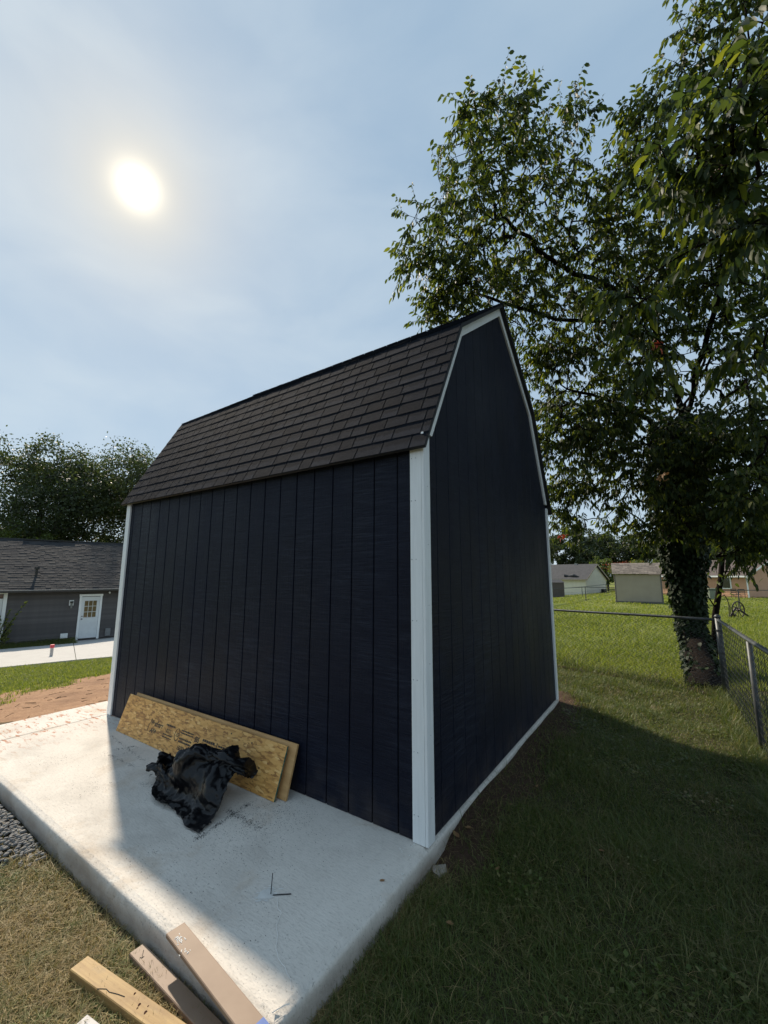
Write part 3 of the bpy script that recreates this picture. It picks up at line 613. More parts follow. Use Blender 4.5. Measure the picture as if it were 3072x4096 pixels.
# lumber at the slab corner
def mk_pine():
    m, t, b, o = new_mat('pine_lumber'); g1 = noise(t, coords(t, (1.0, 34, 34)), 1.6, 6, 0.6, 0.3); g2 = noise(t, coords(t, (2.0, 7, 7)), 2.2, 5, 0.6, 0.6); g3 = noise(t, coords(t, (6, 6, 6)), 3.0, 6, 0.7)
    col = MIX(t, RAMP(t, g1, [(0.36, 0), (0.62, 1)]), (0.43, 0.285, 0.110), (0.31, 0.185, 0.062)); col = MIX(t, MATH(t, 'MULTIPLY', RAMP(t, g2, [(0.52, 0), (0.72, 1)]), 0.6), col, (0.22, 0.125, 0.05))
    col = MIX(t, MATH(t, 'MULTIPLY', RAMP(t, g3, [(0.55, 0), (0.75, 1)]), 0.5), col, (0.20, 0.15, 0.10))
    L(t, col, b.inputs['Base Color']); b.inputs['Roughness'].default_value = 0.65; bump(t, b, g1, 0.4, 0.003); return m
M['pine'] = mk_pine()
M['tan_board'] = simple('tan_primed_board', (0.275, 0.190, 0.130), (0.235, 0.158, 0.105), 9, 0.6, bmp=0.08)
M['pale_board'] = simple('pale_grey_board', (0.50, 0.48, 0.46), (0.38, 0.365, 0.345), 12, 0.6)
M['blue_tape'] = simple('blue_tape', (0.08, 0.16, 0.45), rough=0.6)
M['white_paint'] = simple('white_paint_fleck', (0.85, 0.84, 0.80), rough=0.6)
def lumber(name, p0, p1, width, th, ztop, mat, label, z1=None, ln_=None):
    """p0: far end middle (x,y); p1: a point the board runs towards"""
    d = np.array(p1)-np.array(p0); ln0 = np.linalg.norm(d); ang_ = math.atan2(d[1], d[0]); ln_ = ln_ or ln0
    e = empty(name, (p0[0], p0[1], ztop-th), ang_, label, 'board')
    if z1 is not None: e.rotation_euler = (0, -math.atan2(z1-ztop, ln0), ang_)
    MB().box((0, -width/2, 0), (ln_, width/2, th)).build('plank', mat, e, bevel=0.003); return e, ln_
pn, _ = lumber('pine_stud', (-1.003, -1.415), (-0.30, -1.315), 0.075, 0.040, -0.092, M['pine'], 'yellow pine stud lying in the dry grass left of the tan boards', ln_=1.6)
crack = MB()
for a, b2 in zip([(0.20, -0.036, 0.0405), (0.235, -0.020, 0.0405), (0.26, -0.022, 0.0405), (0.30, -0.012, 0.0405)], [(0.235, -0.020, 0.0405), (0.26, -0.022, 0.0405), (0.30, -0.012, 0.0405), (0.335, -0.006, 0.0405)]): crack.tube([a, b2], 0.0018, 4)
crack.build('split', M['ink'], pn)
M['rust_spot'] = simple('rust_spot', (0.16, 0.055, 0.03), rough=0.7)
for (x, y) in ((0.42, 0.0), (0.425, -0.012), (0.455, 0.012), (0.47, -0.008), (0.36, 0.02)):
    MB().tube([(x, y, 0.0385), (x+0.002, y, 0.0408)], random.uniform(0.003, 0.007), 7).build('knot', M['rust_spot'], pn)
t1, _ = lumber('tan_board', (-0.873, -1.232), (-0.24, -1.236), 0.066, 0.026, -0.098, M['tan_board'], 'narrow tan board on the ground against the slab edge with a pencil arrow', ln_=1.5)
arr = MB(); arr.tube([(0.040, 0.012, 0.0268), (0.075, -0.012, 0.0268)], 0.0013, 4); arr.tube([(0.066, -0.016, 0.0268), (0.075, -0.012, 0.0268), (0.074, -0.002, 0.0268)], 0.0013, 4); arr.build('pencil_mark', M['ink'], t1)
t2, _ = lumber('tan_board', (-0.683, -1.164), (0.00, -1.238), 0.083, 0.019, 0.0225, M['tan_board'], 'wide tan board with white paint flecks lying over the slab edge', ln_=1.5)
rr = random.Random(9); fl = MB()
for _ in range(34):
    x = 0.055+abs(rr.gauss(0, 0.028)); y = -0.022+rr.gauss(0, 0.011); s_ = rr.uniform(0.0015, 0.005)
    if rr.random() < 0.2: x += 0.09; y -= 0.006
    a_ = rr.uniform(0, 3.14); fl.tube([(x, y, 0.0193), (x+s_*3*math.cos(a_), y+s_*2*math.sin(a_), 0.0193)], s_*0.45, 5)
fl.build('paint_flecks', M['white_paint'], t2)
MB().box((0.640, -0.020, 0.0195), (0.70, 0.040, 0.0205)).build('tape', M['blue_tape'], t2)
lumber('pale_board', (-0.735, -1.515), (-0.40, -1.465), 0.075, 0.022, -0.108, M['pale_board'], 'pale grey board end beside the pine stud at the bottom edge', ln_=1.2)

# strips, thread, paint smear, dead leaf, grit
M['black_rubber'] = simple('black_strip', (0.012, 0.012, 0.014), rough=0.45)
prop(MB().tube([(-0.500, -0.766, 0.004), (-0.522, -0.742, 0.030), (-0.540, -0.722, 0.062)], 0.0024, 6).build('plastic_strip', M['black_rubber']), 'short black strip sticking up from the white paint smear on slab', 'strip')
prop(MB().tube([(-0.487, -0.764, 0.0035), (-0.45, -0.735, 0.0040), (-0.415, -0.706, 0.0035)], 0.0024, 6).build('plastic_strip', M['black_rubber']), 'short black strip lying flat beside the white paint smear on slab', 'strip')
M['thread'] = simple('white_thread', (0.82, 0.80, 0.76), rough=0.8)
tp = [(598, 1940), (600, 1960), (607, 1972), (602, 1988), (597, 2005), (600, 2022), (597, 2050), (604, 2075), (618, 2095), (627, 2115), (630, 2140), (636, 2162), (637, 2180)]
tpp = [on_plane(a, b2, 2, 0.003) for a, b2 in tp]; tpp = [q for q in tpp if q[0] < -0.02]
fine = []
for a, b2 in zip(tpp[:-1], tpp[1:]):
    for k in range(4): fine.append(a+(b2-a)*k/4+np.array([random.gauss(0, 0.0014), random.gauss(0, 0.0014), 0]))
prop(MB().tube(fine, 0.0018, 4).build('thread', M['thread']), 'thin white thread trailing across the slab to its front corner', 'thread')
tq = [on_plane(a, b2, 2, 0.006) for a, b2 in ((588, 2188), (600, 2180), (614, 2172), (626, 2168))]
prop(MB().tube(tq, 0.0018, 4).build('thread', M['thread']), 'short white thread end curling out by the wide tan board', 'thread')
sm = bmesh.new(); rr = random.Random(4)
for _ in range(110):
    c = np.array([-0.523+rr.gauss(0, 0.018), -0.782+rr.gauss(0, 0.024)]); a_ = 0.9+rr.gauss(0, 0.35); l_ = rr.uniform(0.006, 0.022); w2 = rr.uniform(0.0015, 0.005)
    dx = np.array([math.cos(a_), math.sin(a_)])*l_; dy = np.array([-math.sin(a_), math.cos(a_)])*w2; z_ = 0.0008+rr.uniform(0, 0.0012)
    sm.faces.new([sm.verts.new((*q, z_)) for q in (c-dx, c-dx*0.3-dy, c+dx*0.6-dy*0.7, c+dx, c+dx*0.4+dy, c-dx*0.5+dy*0.8)])
sme = bpy.data.meshes.new('paint_smear'); sm.to_mesh(sme); sm.free(); prop(link('paint_smear', sme, M['white_paint']), 'flaky white paint smear on the shaded slab by black strips', 'paint')
sm = bmesh.new()
for (cx, cy, n_) in ((-0.135, -0.085, 9), (-0.09, -0.03, 8), (-0.025, -0.27, 4), (-0.02, -0.46, 5), (-0.06, -0.12, 4)):
    for _ in range(n_):
        c = (cx+rr.gauss(0, 0.012), cy+rr.gauss(0, 0.012)); r_ = rr.uniform(0.002, 0.006); k0 = rr.uniform(0, 6); z_ = 0.0008
        sm.faces.new([sm.verts.new((c[0]+r_*rr.uniform(0.5, 1)*math.cos(k0+a), c[1]+r_*rr.uniform(0.5, 1)*math.sin(k0+a), z_)) for a in np.linspace(0, 6.28, 7)[:-1]])
sme = bpy.data.meshes.new('paint_drips'); sm.to_mesh(sme); sm.free(); prop(link('paint_drips', sme, M['white_paint']), 'white paint drips on the slab below the near corner board', 'paint', kind='stuff')
def leaf_shape(name, mat, P, sz, rz, label, group=None):
    pts = [(-1, 0, 0.0), (-0.6, 0.42, 0.10), (-0.1, 0.55, 0.12), (0.5, 0.34, 0.16), (1.0, 0.0, 0.30), (0.5, -0.36, 0.12), (-0.1, -0.5, 0.16), (-0.6, -0.4, 0.06)]
    me = mesh(name, [(a*sz, b2*sz, 0.002+c*sz) for a, b2, c in pts]+[(0, 0, 0.002)], [(i, (i+1) % 8, 8) for i in range(8)])
    o = link(name, me, mat, None, P, (0, 0, rz)); prop(o, label, 'leaf', group); return o
leaf_shape('dead_leaf', M['brown_leaf'], tuple(on_plane(826, 1903, 2, 0.0)), 0.016, 0.5, 'curled brown dead leaf on the slab near its right edge')
LEAFLAB = ['tan dead leaf in the grass right of the slab corner', 'small brown leaf in the lawn below the bare soil strip', 'large curled leaf on the soil close to the near corner board', 'second curled leaf on the soil just beyond the largest one', 'brown leaf on the outer edge of the bare soil strip', 'lone brown leaf far out in the shaded lawn', 'farthest brown leaf on the soil strip along the gable wall']
for i, (xd, yd, sz) in enumerate(((972, 2010, 0.022), (1076, 1890, 0.02), (985, 1805, 0.035), (1012, 1790, 0.03), (1105, 1740, 0.025), (1300, 1850, 0.02), (1160, 1700, 0.02))):
    P = on_ground(xd, yd); leaf_shape('dead_leaf', M['brown_leaf'], (P[0], P[1], P[2]+(0.03 if i in (0, 1, 5) else 0.004)), sz, 1.3*i, LEAFLAB[i], 'fallen leaves right of the shed')
# grit: dark shingle granules along cut lines on the slab
gv, gf = [], []
def grit(P, n_, sx, sy, ang_=0, smin=0.0012, smax=0.0042):
    for _ in range(n_):
        a, b2 = rr.gauss(0, sx), rr.gauss(0, sy); x = P[0]+a*math.cos(ang_)-b2*math.sin(ang_); y = P[1]+a*math.sin(ang_)+b2*math.cos(ang_)
        if not (SLAB_L+0.05 < x < -0.04 and SLAB_F+0.05 < y < 0.0): continue
        s_ = rr.uniform(smin, smax); k = len(gv)
        gv.extend([(x-s_, y-s_*0.6, 0.0004), (x+s_, y-s_*rr.random(), 0.0004), (x+s_*0.3, y+s_, 0.0004), (x, y, s_*1.1)]); gf.extend([(k, k+1, k+3), (k+1, k+2, k+3), (k+2, k, k+3)])
def gline(a, b2, n_, wd=0.006, patchy=True):
    A, B = on_plane(*a, 2, 0)[:2], on_plane(*b2, 2, 0)[:2]; n_ = int(n_*2.0)
    for i in range(n_):
        t_ = rr.random()
        if patchy and (math.sin(t_*23+a[0])+math.sin(t_*51+a[1]))+rr.gauss(0, 0.9) < 0.3: continue
        P = A+(B-A)*t_; grit(P, 1, wd*1.9, wd*1.9, 0, 0.0008, 0.0030)
gline((318, 1655), (382, 1640), 300); gline((320, 1675), (385, 1662), 200); gline((340, 1698), (400, 1680), 110); gline((240, 1640), (330, 1600), 60); gline((240, 1590), (320, 1650), 260); gline((320, 1650), (400, 1700), 200)
gline((420, 1815), (540, 1735), 620, 0.007); gline((488, 1748), (560, 1790), 420, 0.008); gline((350, 1745), (400, 1720), 130); gline((300, 1690), (335, 1700), 60); gline((222, 1625), (300, 1660), 170); gline((250, 1620), (290, 1612), 110)
for (xd, yd, n_) in ((600, 1750, 500), (560, 1770, 320), (640, 1770, 260), (520, 1820, 300), (460, 1800, 150), (580, 1850, 120), (340, 1720, 100), (200, 1700, 160), (120, 1640, 130), (420, 1900, 120), (700, 1830, 70), (330, 1850, 110), (560, 2000, 60)):
    P = on_plane(xd, yd, 2, 0); grit(P, int(n_*0.8), 0.12, 0.10, 0, 0.0007, 0.0026)
gm = mesh('grit', gv, gf); prop(link('grit', gm, simple('dark_granules', (0.03, 0.028, 0.028), rough=0.9)), 'dark shingle granules scattered in lines over the slab', 'grit', kind='stuff')
# clay crumbs at the slab edge
# river stones beside the front edge of the slab
M['stone'] = simple('grey_stone', (0.30, 0.29, 0.27), (0.17, 0.165, 0.16), 14, 0.8, rand=0.35, wpos=True)
ico = bmesh.new(); bmesh.ops.create_icosphere(ico, subdivisions=1, radius=1.0); vs_ = []
stones = []
for k in range(5):
    me = bpy.data.meshes.new('stone'); b3 = ico.copy()
    for v_ in b3.verts: v_.co *= random.uniform(0.82, 1.12)
    for f_ in b3.faces: f_.smooth = True
    b3.to_mesh(me); b3.free(); me.materials.append(M['stone']); stones.append(me)
ico.free()
gravel = empty('gravel_strip', (-3.0, -1.4, float(hgt(-3.0, -1.4))), label='strip of grey river stones along the front edge of the slab', cat='gravel'); gravel['kind'] = 'stuff'
gvV, gvF = [], []; rs = random.Random(2)
for k in range(1500):
    x = rs.uniform(-4.3, -2.0); y = SLAB_F-0.03-abs(rs.gauss(0, 0.09))
    if not bool(gravel_mask(np.array(x), np.array(y))) and rs.random() < 0.8: continue
    s_ = rs.uniform(0.008, 0.017); me = rs.choice(stones); a_ = rs.uniform(0, 6.28); z_ = float(hgt(x, y))+0.006+rs.uniform(0, 0.02); k0 = len(gvV)
    sx, sy, sz = s_*rs.uniform(0.9, 1.4), s_, s_*rs.uniform(0.5, 0.8)
    for v_ in me.vertices:
        a1, b1, c1 = v_.co.x*sx, v_.co.y*sy, v_.co.z*sz; gvV.append((x+a1*math.cos(a_)-b1*math.sin(a_), y+a1*math.sin(a_)+b1*math.cos(a_), z_+c1))
    gvF += [tuple(k0+i for i in p_.vertices) for p_ in me.polygons]
bpy.data.objects.remove(gravel)
gme2 = mesh('gravel', gvV, gvF); o = link('gravel', gme2, M['stone'], smooth=True); prop(o, 'grey river stones along the front edge of the slab', 'gravel', kind='stuff')
# lump of concrete spilled at the near corner
b3 = bmesh.new(); bmesh.ops.create_icosphere(b3, subdivisions=2, radius=1.0)
for v_ in b3.verts: v_.co = Vector((v_.co.x*0.045, v_.co.y*0.06, v_.co.z*0.03))*random.uniform(0.75, 1.15)
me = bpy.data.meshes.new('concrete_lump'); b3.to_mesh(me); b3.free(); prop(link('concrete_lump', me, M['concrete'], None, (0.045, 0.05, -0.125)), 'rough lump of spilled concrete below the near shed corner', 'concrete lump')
# ------------------------------------------------------------------ grey house down the slope on the left
M['grey_siding'] = simple('grey_lap_siding', (0.090, 0.080, 0.078), (0.075, 0.067, 0.066), 5, 0.6, (1, 1, 1), rand=0.20)
M['house_shingle'] = simple('dark_house_shingle', (0.018, 0.020, 0.025), (0.052, 0.049, 0.048), 1.1, 0.95, (1, 1, 1), wpos=True, lo=0.40, hi=0.75, rand=0.18)
M['white_door'] = simple('white_door_paint', (0.72, 0.74, 0.75), (0.66, 0.68, 0.69), 4, 0.45)
M['glass_amber'] = simple('shaded_door_glass', (0.16, 0.105, 0.060), (0.11, 0.07, 0.04), 3, 0.08, spec=0.8)
M['glass_dark'] = simple('dark_glass', (0.02, 0.022, 0.025), (0.03, 0.03, 0.035), 2, 0.06, spec=0.9)
M['black_metal'] = simple('black_metal', (0.015, 0.015, 0.016), rough=0.4)
M['gutter'] = simple('dark_gutter', (0.030, 0.027, 0.026), rough=0.4)
M['gutter_lip'] = simple('pale_gutter_lip', (0.38, 0.36, 0.36), rough=0.4)
HA = np.array([-22.75, 6.28, -1.5]); HU = np.array([0.205, 0.979]); HU = HU/np.linalg.norm(HU)
house = empty('grey_house', tuple(HA), math.atan2(HU[1], HU[0])-math.pi, label='long dark grey sided house with white door down the slope', cat='house')
# local axes: x runs to the LEFT along the wall (u = -x), y points out of the wall towards the slab, z up
house.rotation_euler = (0, 0, math.atan2(HU[1], HU[0])); 
hp = lambda u, v, z: (u, -v, z)                                                     # u right along wall, v outwards
U0, U1 = -11.0, 9.0
def hbox(u0, u1, v0, v1, z0, z1): return MB().box((u0, -v1, z0), (u1, -v0, z1))
hbox(U0, U1, -7.0, -0.02, -0.6, 2.45).build('wall', M['grey_siding'], house)
lap = mesh('siding_board', *(lambda b: (b.v, b.f))(MB().hexa([(U0, 0.02, 0), (U0, -0.032, 0), (U1, -0.032, 0), (U1, 0.02, 0), (U0, 0.02, 0.112), (U0, -0.003, 0.112), (U1, -0.003, 0.112), (U1, 0.02, 0.112)])))
bm = bmesh.new(); bm.from_mesh(lap); bmesh.ops.recalc_face_normals(bm, faces=bm.faces); bm.to_mesh(lap); bm.free(); lap.materials.append(M['grey_siding'])
for k in range(22):
    o = link('siding_board', lap, None, house, (0, 0, 0.0+0.108*k))
ev, ez, rv, rz_ = 0.42, 2.40, -3.5, 4.93
sl_n = np.array([-(rz_-ez), (rv-ev)]); slen = math.hypot(rz_-ez, rv-ev); ncr = 30; ex_ = slen/ncr
du, dz_ = (rv-ev)/slen, (rz_-ez)/slen
crs = MB(); 
def course(width_from, width_to, k):
    mbc = MB(); rr_ = random.Random(k)
    v0, z0 = ev+du*ex_*k, ez+dz_*ex_*k; v1, z1 = ev+du*ex_*(k+1.15), ez+dz_*ex_*(k+1.15); nxn, nzn = dz_, -du
    u = U0-0.3+rr_.uniform(0, 0.2)
    a = u
    while a < U1+0.3:
        wq = rr_.choice([0.14, 0.2, 0.25, 0.31]); b2 = min(a+wq, U1+0.3); t_ = rr_.choice([0.010, 0.016, 0.022])
        mbc.hexa([hp(a+0.003, v0, z0), hp(b2-0.003, v0, z0), hp(b2-0.003, v1, z1), hp(a+0.003, v1, z1), hp(a+0.003, v0+nxn*t_, z0+nzn*t_), hp(b2-0.003, v0+nxn*t_, z0+nzn*t_), hp(b2-0.003, v1+nxn*0.004, z1+nzn*0.004), hp(a+0.003, v1+nxn*0.004, z1+nzn*0.004)]); a = b2
    return mbc
for k in range(ncr): course(0, 0, k).build('shingle_course', M['house_shingle'], house)
MB().prism([hp(U0-0.3, ev, ez-0.02), hp(U0-0.3, rv, rz_-0.02), hp(U0-0.3, 2*rv-ev, ez-0.02)], (U1-U0+0.6, 0, 0)).build('roof', M['house_shingle'], house)
MB().tube([hp(U0-0.3, rv, rz_+0.01), hp(U1+0.3, rv, rz_+0.01)], 0.05, 6).build('ridge_cap', M['house_shingle'], house)
hbox(-2.2, 0.0, rv-0.10, rv+0.10, rz_+0.0, rz_+0.05).build('ridge_vent', M['black_metal'], house)
hbox(U0-0.3, U1+0.3, ev-0.02, ev+0.09, ez-0.10, ez+0.005).build('gutter', M['gutter'], house)
hbox(U0-0.3, U1+0.3, ev+0.088, ev+0.10, ez-0.012, ez+0.016).build('gutter_lip', M['gutter_lip'], house)
hbox(U0-0.2, U1+0.2, -0.02, ev-0.02, ez-0.085, ez-0.06).build('soffit', M['gutter'], house)
MB().cyl(hp(-1.72, -0.60, 3.0), 0.05, 0.42, 10).build('vent_pipe', M['black_metal'], house); MB().cyl(hp(-1.72, -0.60, 3.36), 0.10, 0.10, 10).build('vent_cap', M['black_metal'], house)
# door with nine panes
dr = MB().box((0.10, -0.055, 0.02), (0.84, -0.022, 2.02)).build('door', M['white_door'], house, bevel=0.004)
for (a, b2) in ((0.0, 0.095), (0.845, 0.94)): hbox(a, b2, 0.018, 0.075, -0.05, 2.14).build('door_trim', M['white_trim'], house, bevel=0.003)
hbox(-0.02, 0.96, 0.018, 0.078, 2.045, 2.15).build('door_trim', M['white_trim'], house, bevel=0.003)
for i in range(3):
    for j in range(3):
        hbox(0.225+i*0.172, 0.225+i*0.172+0.150, 0.056, 0.060, 1.02+j*0.275, 1.02+j*0.275+0.25).build('pane', M['glass_amber'], dr).matrix_parent_inverse = Matrix.Identity(4)
for k in range(4): hbox(0.205+k*0.172, 0.223+k*0.172, 0.0565, 0.068, 1.0, 1.84).build('muntin', M['white_door'], dr)
for k in range(4): hbox(0.206, 0.738, 0.0565, 0.066, 1.0+k*0.274, 1.018+k*0.274).build('muntin', M['white_door'], dr)
for k in range(2): hbox(0.21+k*0.28, 0.43+k*0.28, 0.0565, 0.062, 0.18, 0.82).build('door_panel', M['white_door'], dr, bevel=0.002)
MB().tube([hp(0.165, 0.055, 0.95), hp(0.165, 0.11, 0.95)], 0.028, 10).build('knob', M['galv'], dr); MB().tube([hp(0.165, 0.055, 1.08), hp(0.165, 0.085, 1.08)], 0.026, 10).build('lock', M['galv'], dr)
# second wide door at the picture's edge
hbox(-2.79, -2.66, 0.018, 0.08, -0.05, 2.24).build('door_trim', M['white_trim'], house, bevel=0.003)
hbox(-5.0, -2.66, 0.018, 0.075, 2.245, 2.32).build('door_trim', M['white_trim'], house, bevel=0.003)
d2 = hbox(-4.9, -2.80, 0.018, 0.05, 0.0, 2.04).build('door', M['white_door'], house)
hbox(-4.8, -2.96, 0.051, 0.056, 0.3, 1.90).build('pane', M['glass_dark'], d2)
hbox(-4.9, -2.80, 0.018, 0.05, 2.06, 2.23).build('transom', M['glass_dark'], house)
# wall lamp, boxes
lp = hbox(-0.40, -0.22, 0.018, 0.045, 1.62, 1.88).build('lamp_plate', M['white_trim'], house, bevel=0.003)
lb = MB().cyl(hp(-0.31, 0.13, 1.74), 0.065, 0.09, 12).build('lamp_shade', M['black_metal'], house)
MB().cyl(hp(-0.31, 0.13, 1.50), 0.045, 0.24, 12).build('lamp_glass', simple('lamp_glass', (0.25, 0.25, 0.24), rough=0.1), lb)
hbox(-0.60, -0.32, 0.018, 0.09, 0.10, 0.32).build('vent_box', M['white_trim'], house, bevel=0.004)
hbox(1.20, 1.42, 0.018, 0.12, 0.05, 0.42).build('meter_box', simple('grey_box', (0.22, 0.22, 0.22), rough=0.6), house, bevel=0.006)
MB().tube([hp(1.22, 0.05, 2.24), hp(1.22, 0.14, 2.20)], 0.04, 8).build('camera_light', M['white_trim'], house)

# walkway slab before the house
walk = empty('paved_walkway', (0, 0, 0), kind='structure')
def walk_panel(px, thick=0.12):
    P = [on_ground(*q) for q in px]; mbw = MB(); top = [np.array([q[0], q[1], q[2]+0.045]) for q in P]
    mbw.prism([tuple(q-np.array([0, 0, thick])) for q in top], (0, 0, thick)); return mbw
s_ = 1/DS
walk_panel([(-60*s_, 2682*s_), (302.5*s_, 2645*s_), (291.5*s_, 2574.5*s_), (-60*s_, 2603*s_)]).build('slab_panel', M['concrete_far'], walk)
walk_panel([(305*s_, 2644.7*s_), (620*s_, 2617*s_), (620*s_, 2543*s_), (450*s_, 2551*s_), (288*s_, 2561*s_), (294*s_, 2575*s_)]).build('slab_panel', M['concrete_far'], walk)
P = on_ground(110, 1421)
mk = empty('marker_post', (P[0], P[1], P[2]+0.02), label='small white marker post with bright pink cap on the walkway', cat='marker')
MB().cyl((0, 0, 0), 0.045, 0.30, 10).build('post', M['pale_board'], mk); MB().cyl((0, 0, 0.301), 0.06, 0.10, 10).build('cap', simple('pink_cap', (0.75, 0.07, 0.10), rough=0.5), mk)

# ------------------------------------------------------------------ far yard
DH = np.array([-math.sin(YAW), math.cos(YAW)]); RH = np.array([math.cos(YAW), math.sin(YAW)])
def fpos(px, b):
    a = (px-1536)/FPX*b*0.988; P = CAM[:2]+RH*a+DH*b; return np.array([P[0], P[1], float(hgt(P[0], P[1]))])
def lap_wall(mat, parent, x0, x1, z0, z1, step, axis='x', c=0.0, out=-1, topf=None):
    """lap boards on a wall lying in the local xz (axis x) or yz (axis y) plane"""
    n_ = int((z1-z0)/step)
    for k in range(n_+1):
        za, zb = z0+k*step, min(z0+(k+1)*step+0.004, z1)
        a, b2 = x0, x1
        if topf: a, b2 = topf(za+0.5*step)
        if zb-za < 0.02 or b2-a < 0.1: continue
        o1, o2 = c+out*0.030, c+out*0.008
        pts = [(a, c, za), (b2, c, za), (b2, c, zb), (a, c, zb)]
        if axis == 'x': mbk = MB().hexa([(a, c, za), (b2, c, za), (b2, o1, za), (a, o1, za), (a, c, zb), (b2, c, zb), (b2, o2, zb), (a, o2, zb)])
        else: mbk = MB().hexa([(c, a, za), (c, b2, za), (o1, b2, za), (o1, a, za), (c, a, zb), (c, b2, zb), (o2, b2, zb), (o2, a, zb)])
        mbk.build('siding_board', mat, parent)
M['cream_siding'] = simple('cream_siding', (0.74, 0.70, 0.59), (0.68, 0.64, 0.54), 2, 0.6)
M['grey_roof'] = simple('grey_roof', (0.070, 0.070, 0.074), (0.045, 0.045, 0.05), 3, 0.95, wpos=True)
M['trim_tan'] = simple('tan_trim', (0.45, 0.37, 0.28), rough=0.6)
def gable_house(name, P, rz, Lx, Wy, he, hr, wall_mat, roof_mat, label, step=0.20, trim=None):
    """corner at P; gable wall runs along +x (width Wy), long wall along +y (length Lx)"""
    e = empty(name, tuple(P), rz, label, 'house'); trim = trim or M['trim_tan']; h2 = Wy/2
    MB().prism([(0.0, 0.03, -0.5), (Wy, 0.03, -0.5), (Wy, 0.03, he), (h2, 0.03, hr-0.1), (0.0, 0.03, he)], (0, Lx-0.06, 0)).build('wall', wall_mat, e)
    tf = lambda z: (0.0, Wy) if z < he else ((z-he)/(hr-0.1-he)*h2, Wy-(z-he)/(hr-0.1-he)*h2)
    lap_wall(wall_mat, e, 0, Wy, 0.2, hr-0.2, step, 'x', 0.03, -1, tf)
    lap_wall(wall_mat, e, 0.02, Lx, 0.2, he, step, 'y', 0.0, -1)
    t_ = 0.12; ov = 0.45; sl2 = (hr-he)/h2
    for sg in (0, 1):
        f = (lambda x: x) if sg == 0 else (lambda x: Wy-x)
        MB().prism([(f(-ov), -0.35, he-ov*sl2), (f(h2), -0.35, hr), (f(h2), -0.35, hr+t_), (f(-ov), -0.35, he-ov*sl2+t_)], (0, Lx+0.7, 0)).build('roof', roof_mat, e)
        MB().prism([(f(-ov-0.01), -0.39, he-ov*sl2-0.10), (f(h2), -0.39, hr-0.10), (f(h2), -0.39, hr+t_*0.8), (f(-ov-0.01), -0.39, he-ov*sl2+t_*0.8)], (0, 0.035, 0)).build('rake_board', trim, e)
    MB().box((-ov-0.05, -0.35, he-ov*sl2-0.08), (-ov-0.01, Lx+0.3, he-ov*sl2+0.10)).build('fascia', trim, e)
    return e
PW = fpos(2343, 66)
th_w = math.atan2(RH[1], RH[0])+math.radians(38)
wh = gable_house('cream_house', PW+np.array([0, 0, -0.05]), th_w, 15, 7.0, 2.55, 4.75, M['cream_siding'], M['grey_roof'], 'cream lap sided house with grey roof beyond the field fence')
fr = MB().box((-0.07, 5.35, 0.9), (-0.035, 7.05, 2.40)).build('window', M['trim_tan'], wh)
MB().box((-0.085, 5.45, 1.0), (-0.072, 6.15, 2.30)).build('pane', M['glass_dark'], fr); MB().box((-0.085, 6.22, 1.0), (-0.072, 6.95, 2.30)).build('pane', M['glass_dark'], fr)
MB().box((4.9, -0.5, 0.0), (5.9, -0.05, 0.75)).build('heat_pump', M['black_metal'], wh)
for yy in (3.0, 8.0): MB().box((3.3, yy, 4.80), (3.6, yy+0.4, 4.98)).build('roof_vent', M['pale_board'], wh)
MB().tube([(0.1, 1.2, 2.75), (0.2, 2.0, 2.95), (0.25, 2.9, 2.86), (0.2, 3.6, 2.95)], [0.1, 0.28, 0.15, 0.22], 7).build('roof_tarp', M['black_metal'], wh)
# small brown storage shed by the cream house
PS = fpos(2206, 56); ss = empty('storage_shed', tuple(PS), math.atan2(RH[1], RH[0])+0.25, 'small brown storage shed with grey roof beside the cream house', 'shed')
M['brown_metal'] = simple('brown_panel', (0.11, 0.085, 0.075), rough=0.6)
for k in range(8): MB().box((0.24*k+0.008, 0, 0), (0.24*k+0.232, 0.03, 2.0)).build('wall_panel', M['brown_metal'], ss)
MB().box((0, 0.032, 0), (1.92, 1.9, 2.0)).build('wall', M['brown_metal'], ss)
MB().prism([(-0.1, -0.1, 2.0), (-0.1, 2.0, 2.0), (-0.1, 0.95, 2.42)], (2.12, 0, 0)).build('roof', M['grey_roof'], ss)
# tan shed in the field
PT = fpos(2457, 33.0); PT[2] = on_plane(1327, 1303, 2, -0.43)[2]
M['tan_panel'] = simple('tan_panel', (0.40, 0.335, 0.25), (0.36, 0.30, 0.225), 1.5, 0.7)
M['tan_dark'] = simple('tan_dark_trim', (0.16, 0.145, 0.125), rough=0.7)
M['tan_shingle'] = simple('weathered_tan_shingle', (0.24, 0.20, 0.165), (0.15, 0.125, 0.105), 7, 0.95, (1, 1, 3), rand=0.25)
ts = empty('tan_shed', tuple(PT), math.atan2(RH[1], RH[0])-0.50, 'plain tan utility shed with brown shingle roof standing in the green field', 'shed')
TWd, TDp, THt = 3.12, 2.4, 2.15
MB().box((0, 0, 0.06), (TWd, TDp, THt)).build('wall', M['tan_panel'], ts)
MB().box((-0.02, -0.03, -0.04), (TWd+0.02, TDp, 0.10)).build('skid', M['tan_dark'], ts)
for x in (0.0, TWd-0.07): MB().box((x-0.01, -0.022, 0.10), (x+0.08, -0.002, THt)).build('corner_board', M['tan_dark'], ts)
MB().box((TWd+0.001, -0.02, 0.1), (TWd+0.02, 0.08, THt)).build('corner_board', M['tan_dark'], ts)
sl3 = math.atan2(0.78, 1.2)
MB().prism([(-0.12, -0.18, THt+0.03), (-0.12, TDp/2, THt+0.03+0.85), (-0.12, TDp+0.18, THt+0.03)], (TWd+0.24, 0, 0)).build('roof', M['tan_dark'], ts)
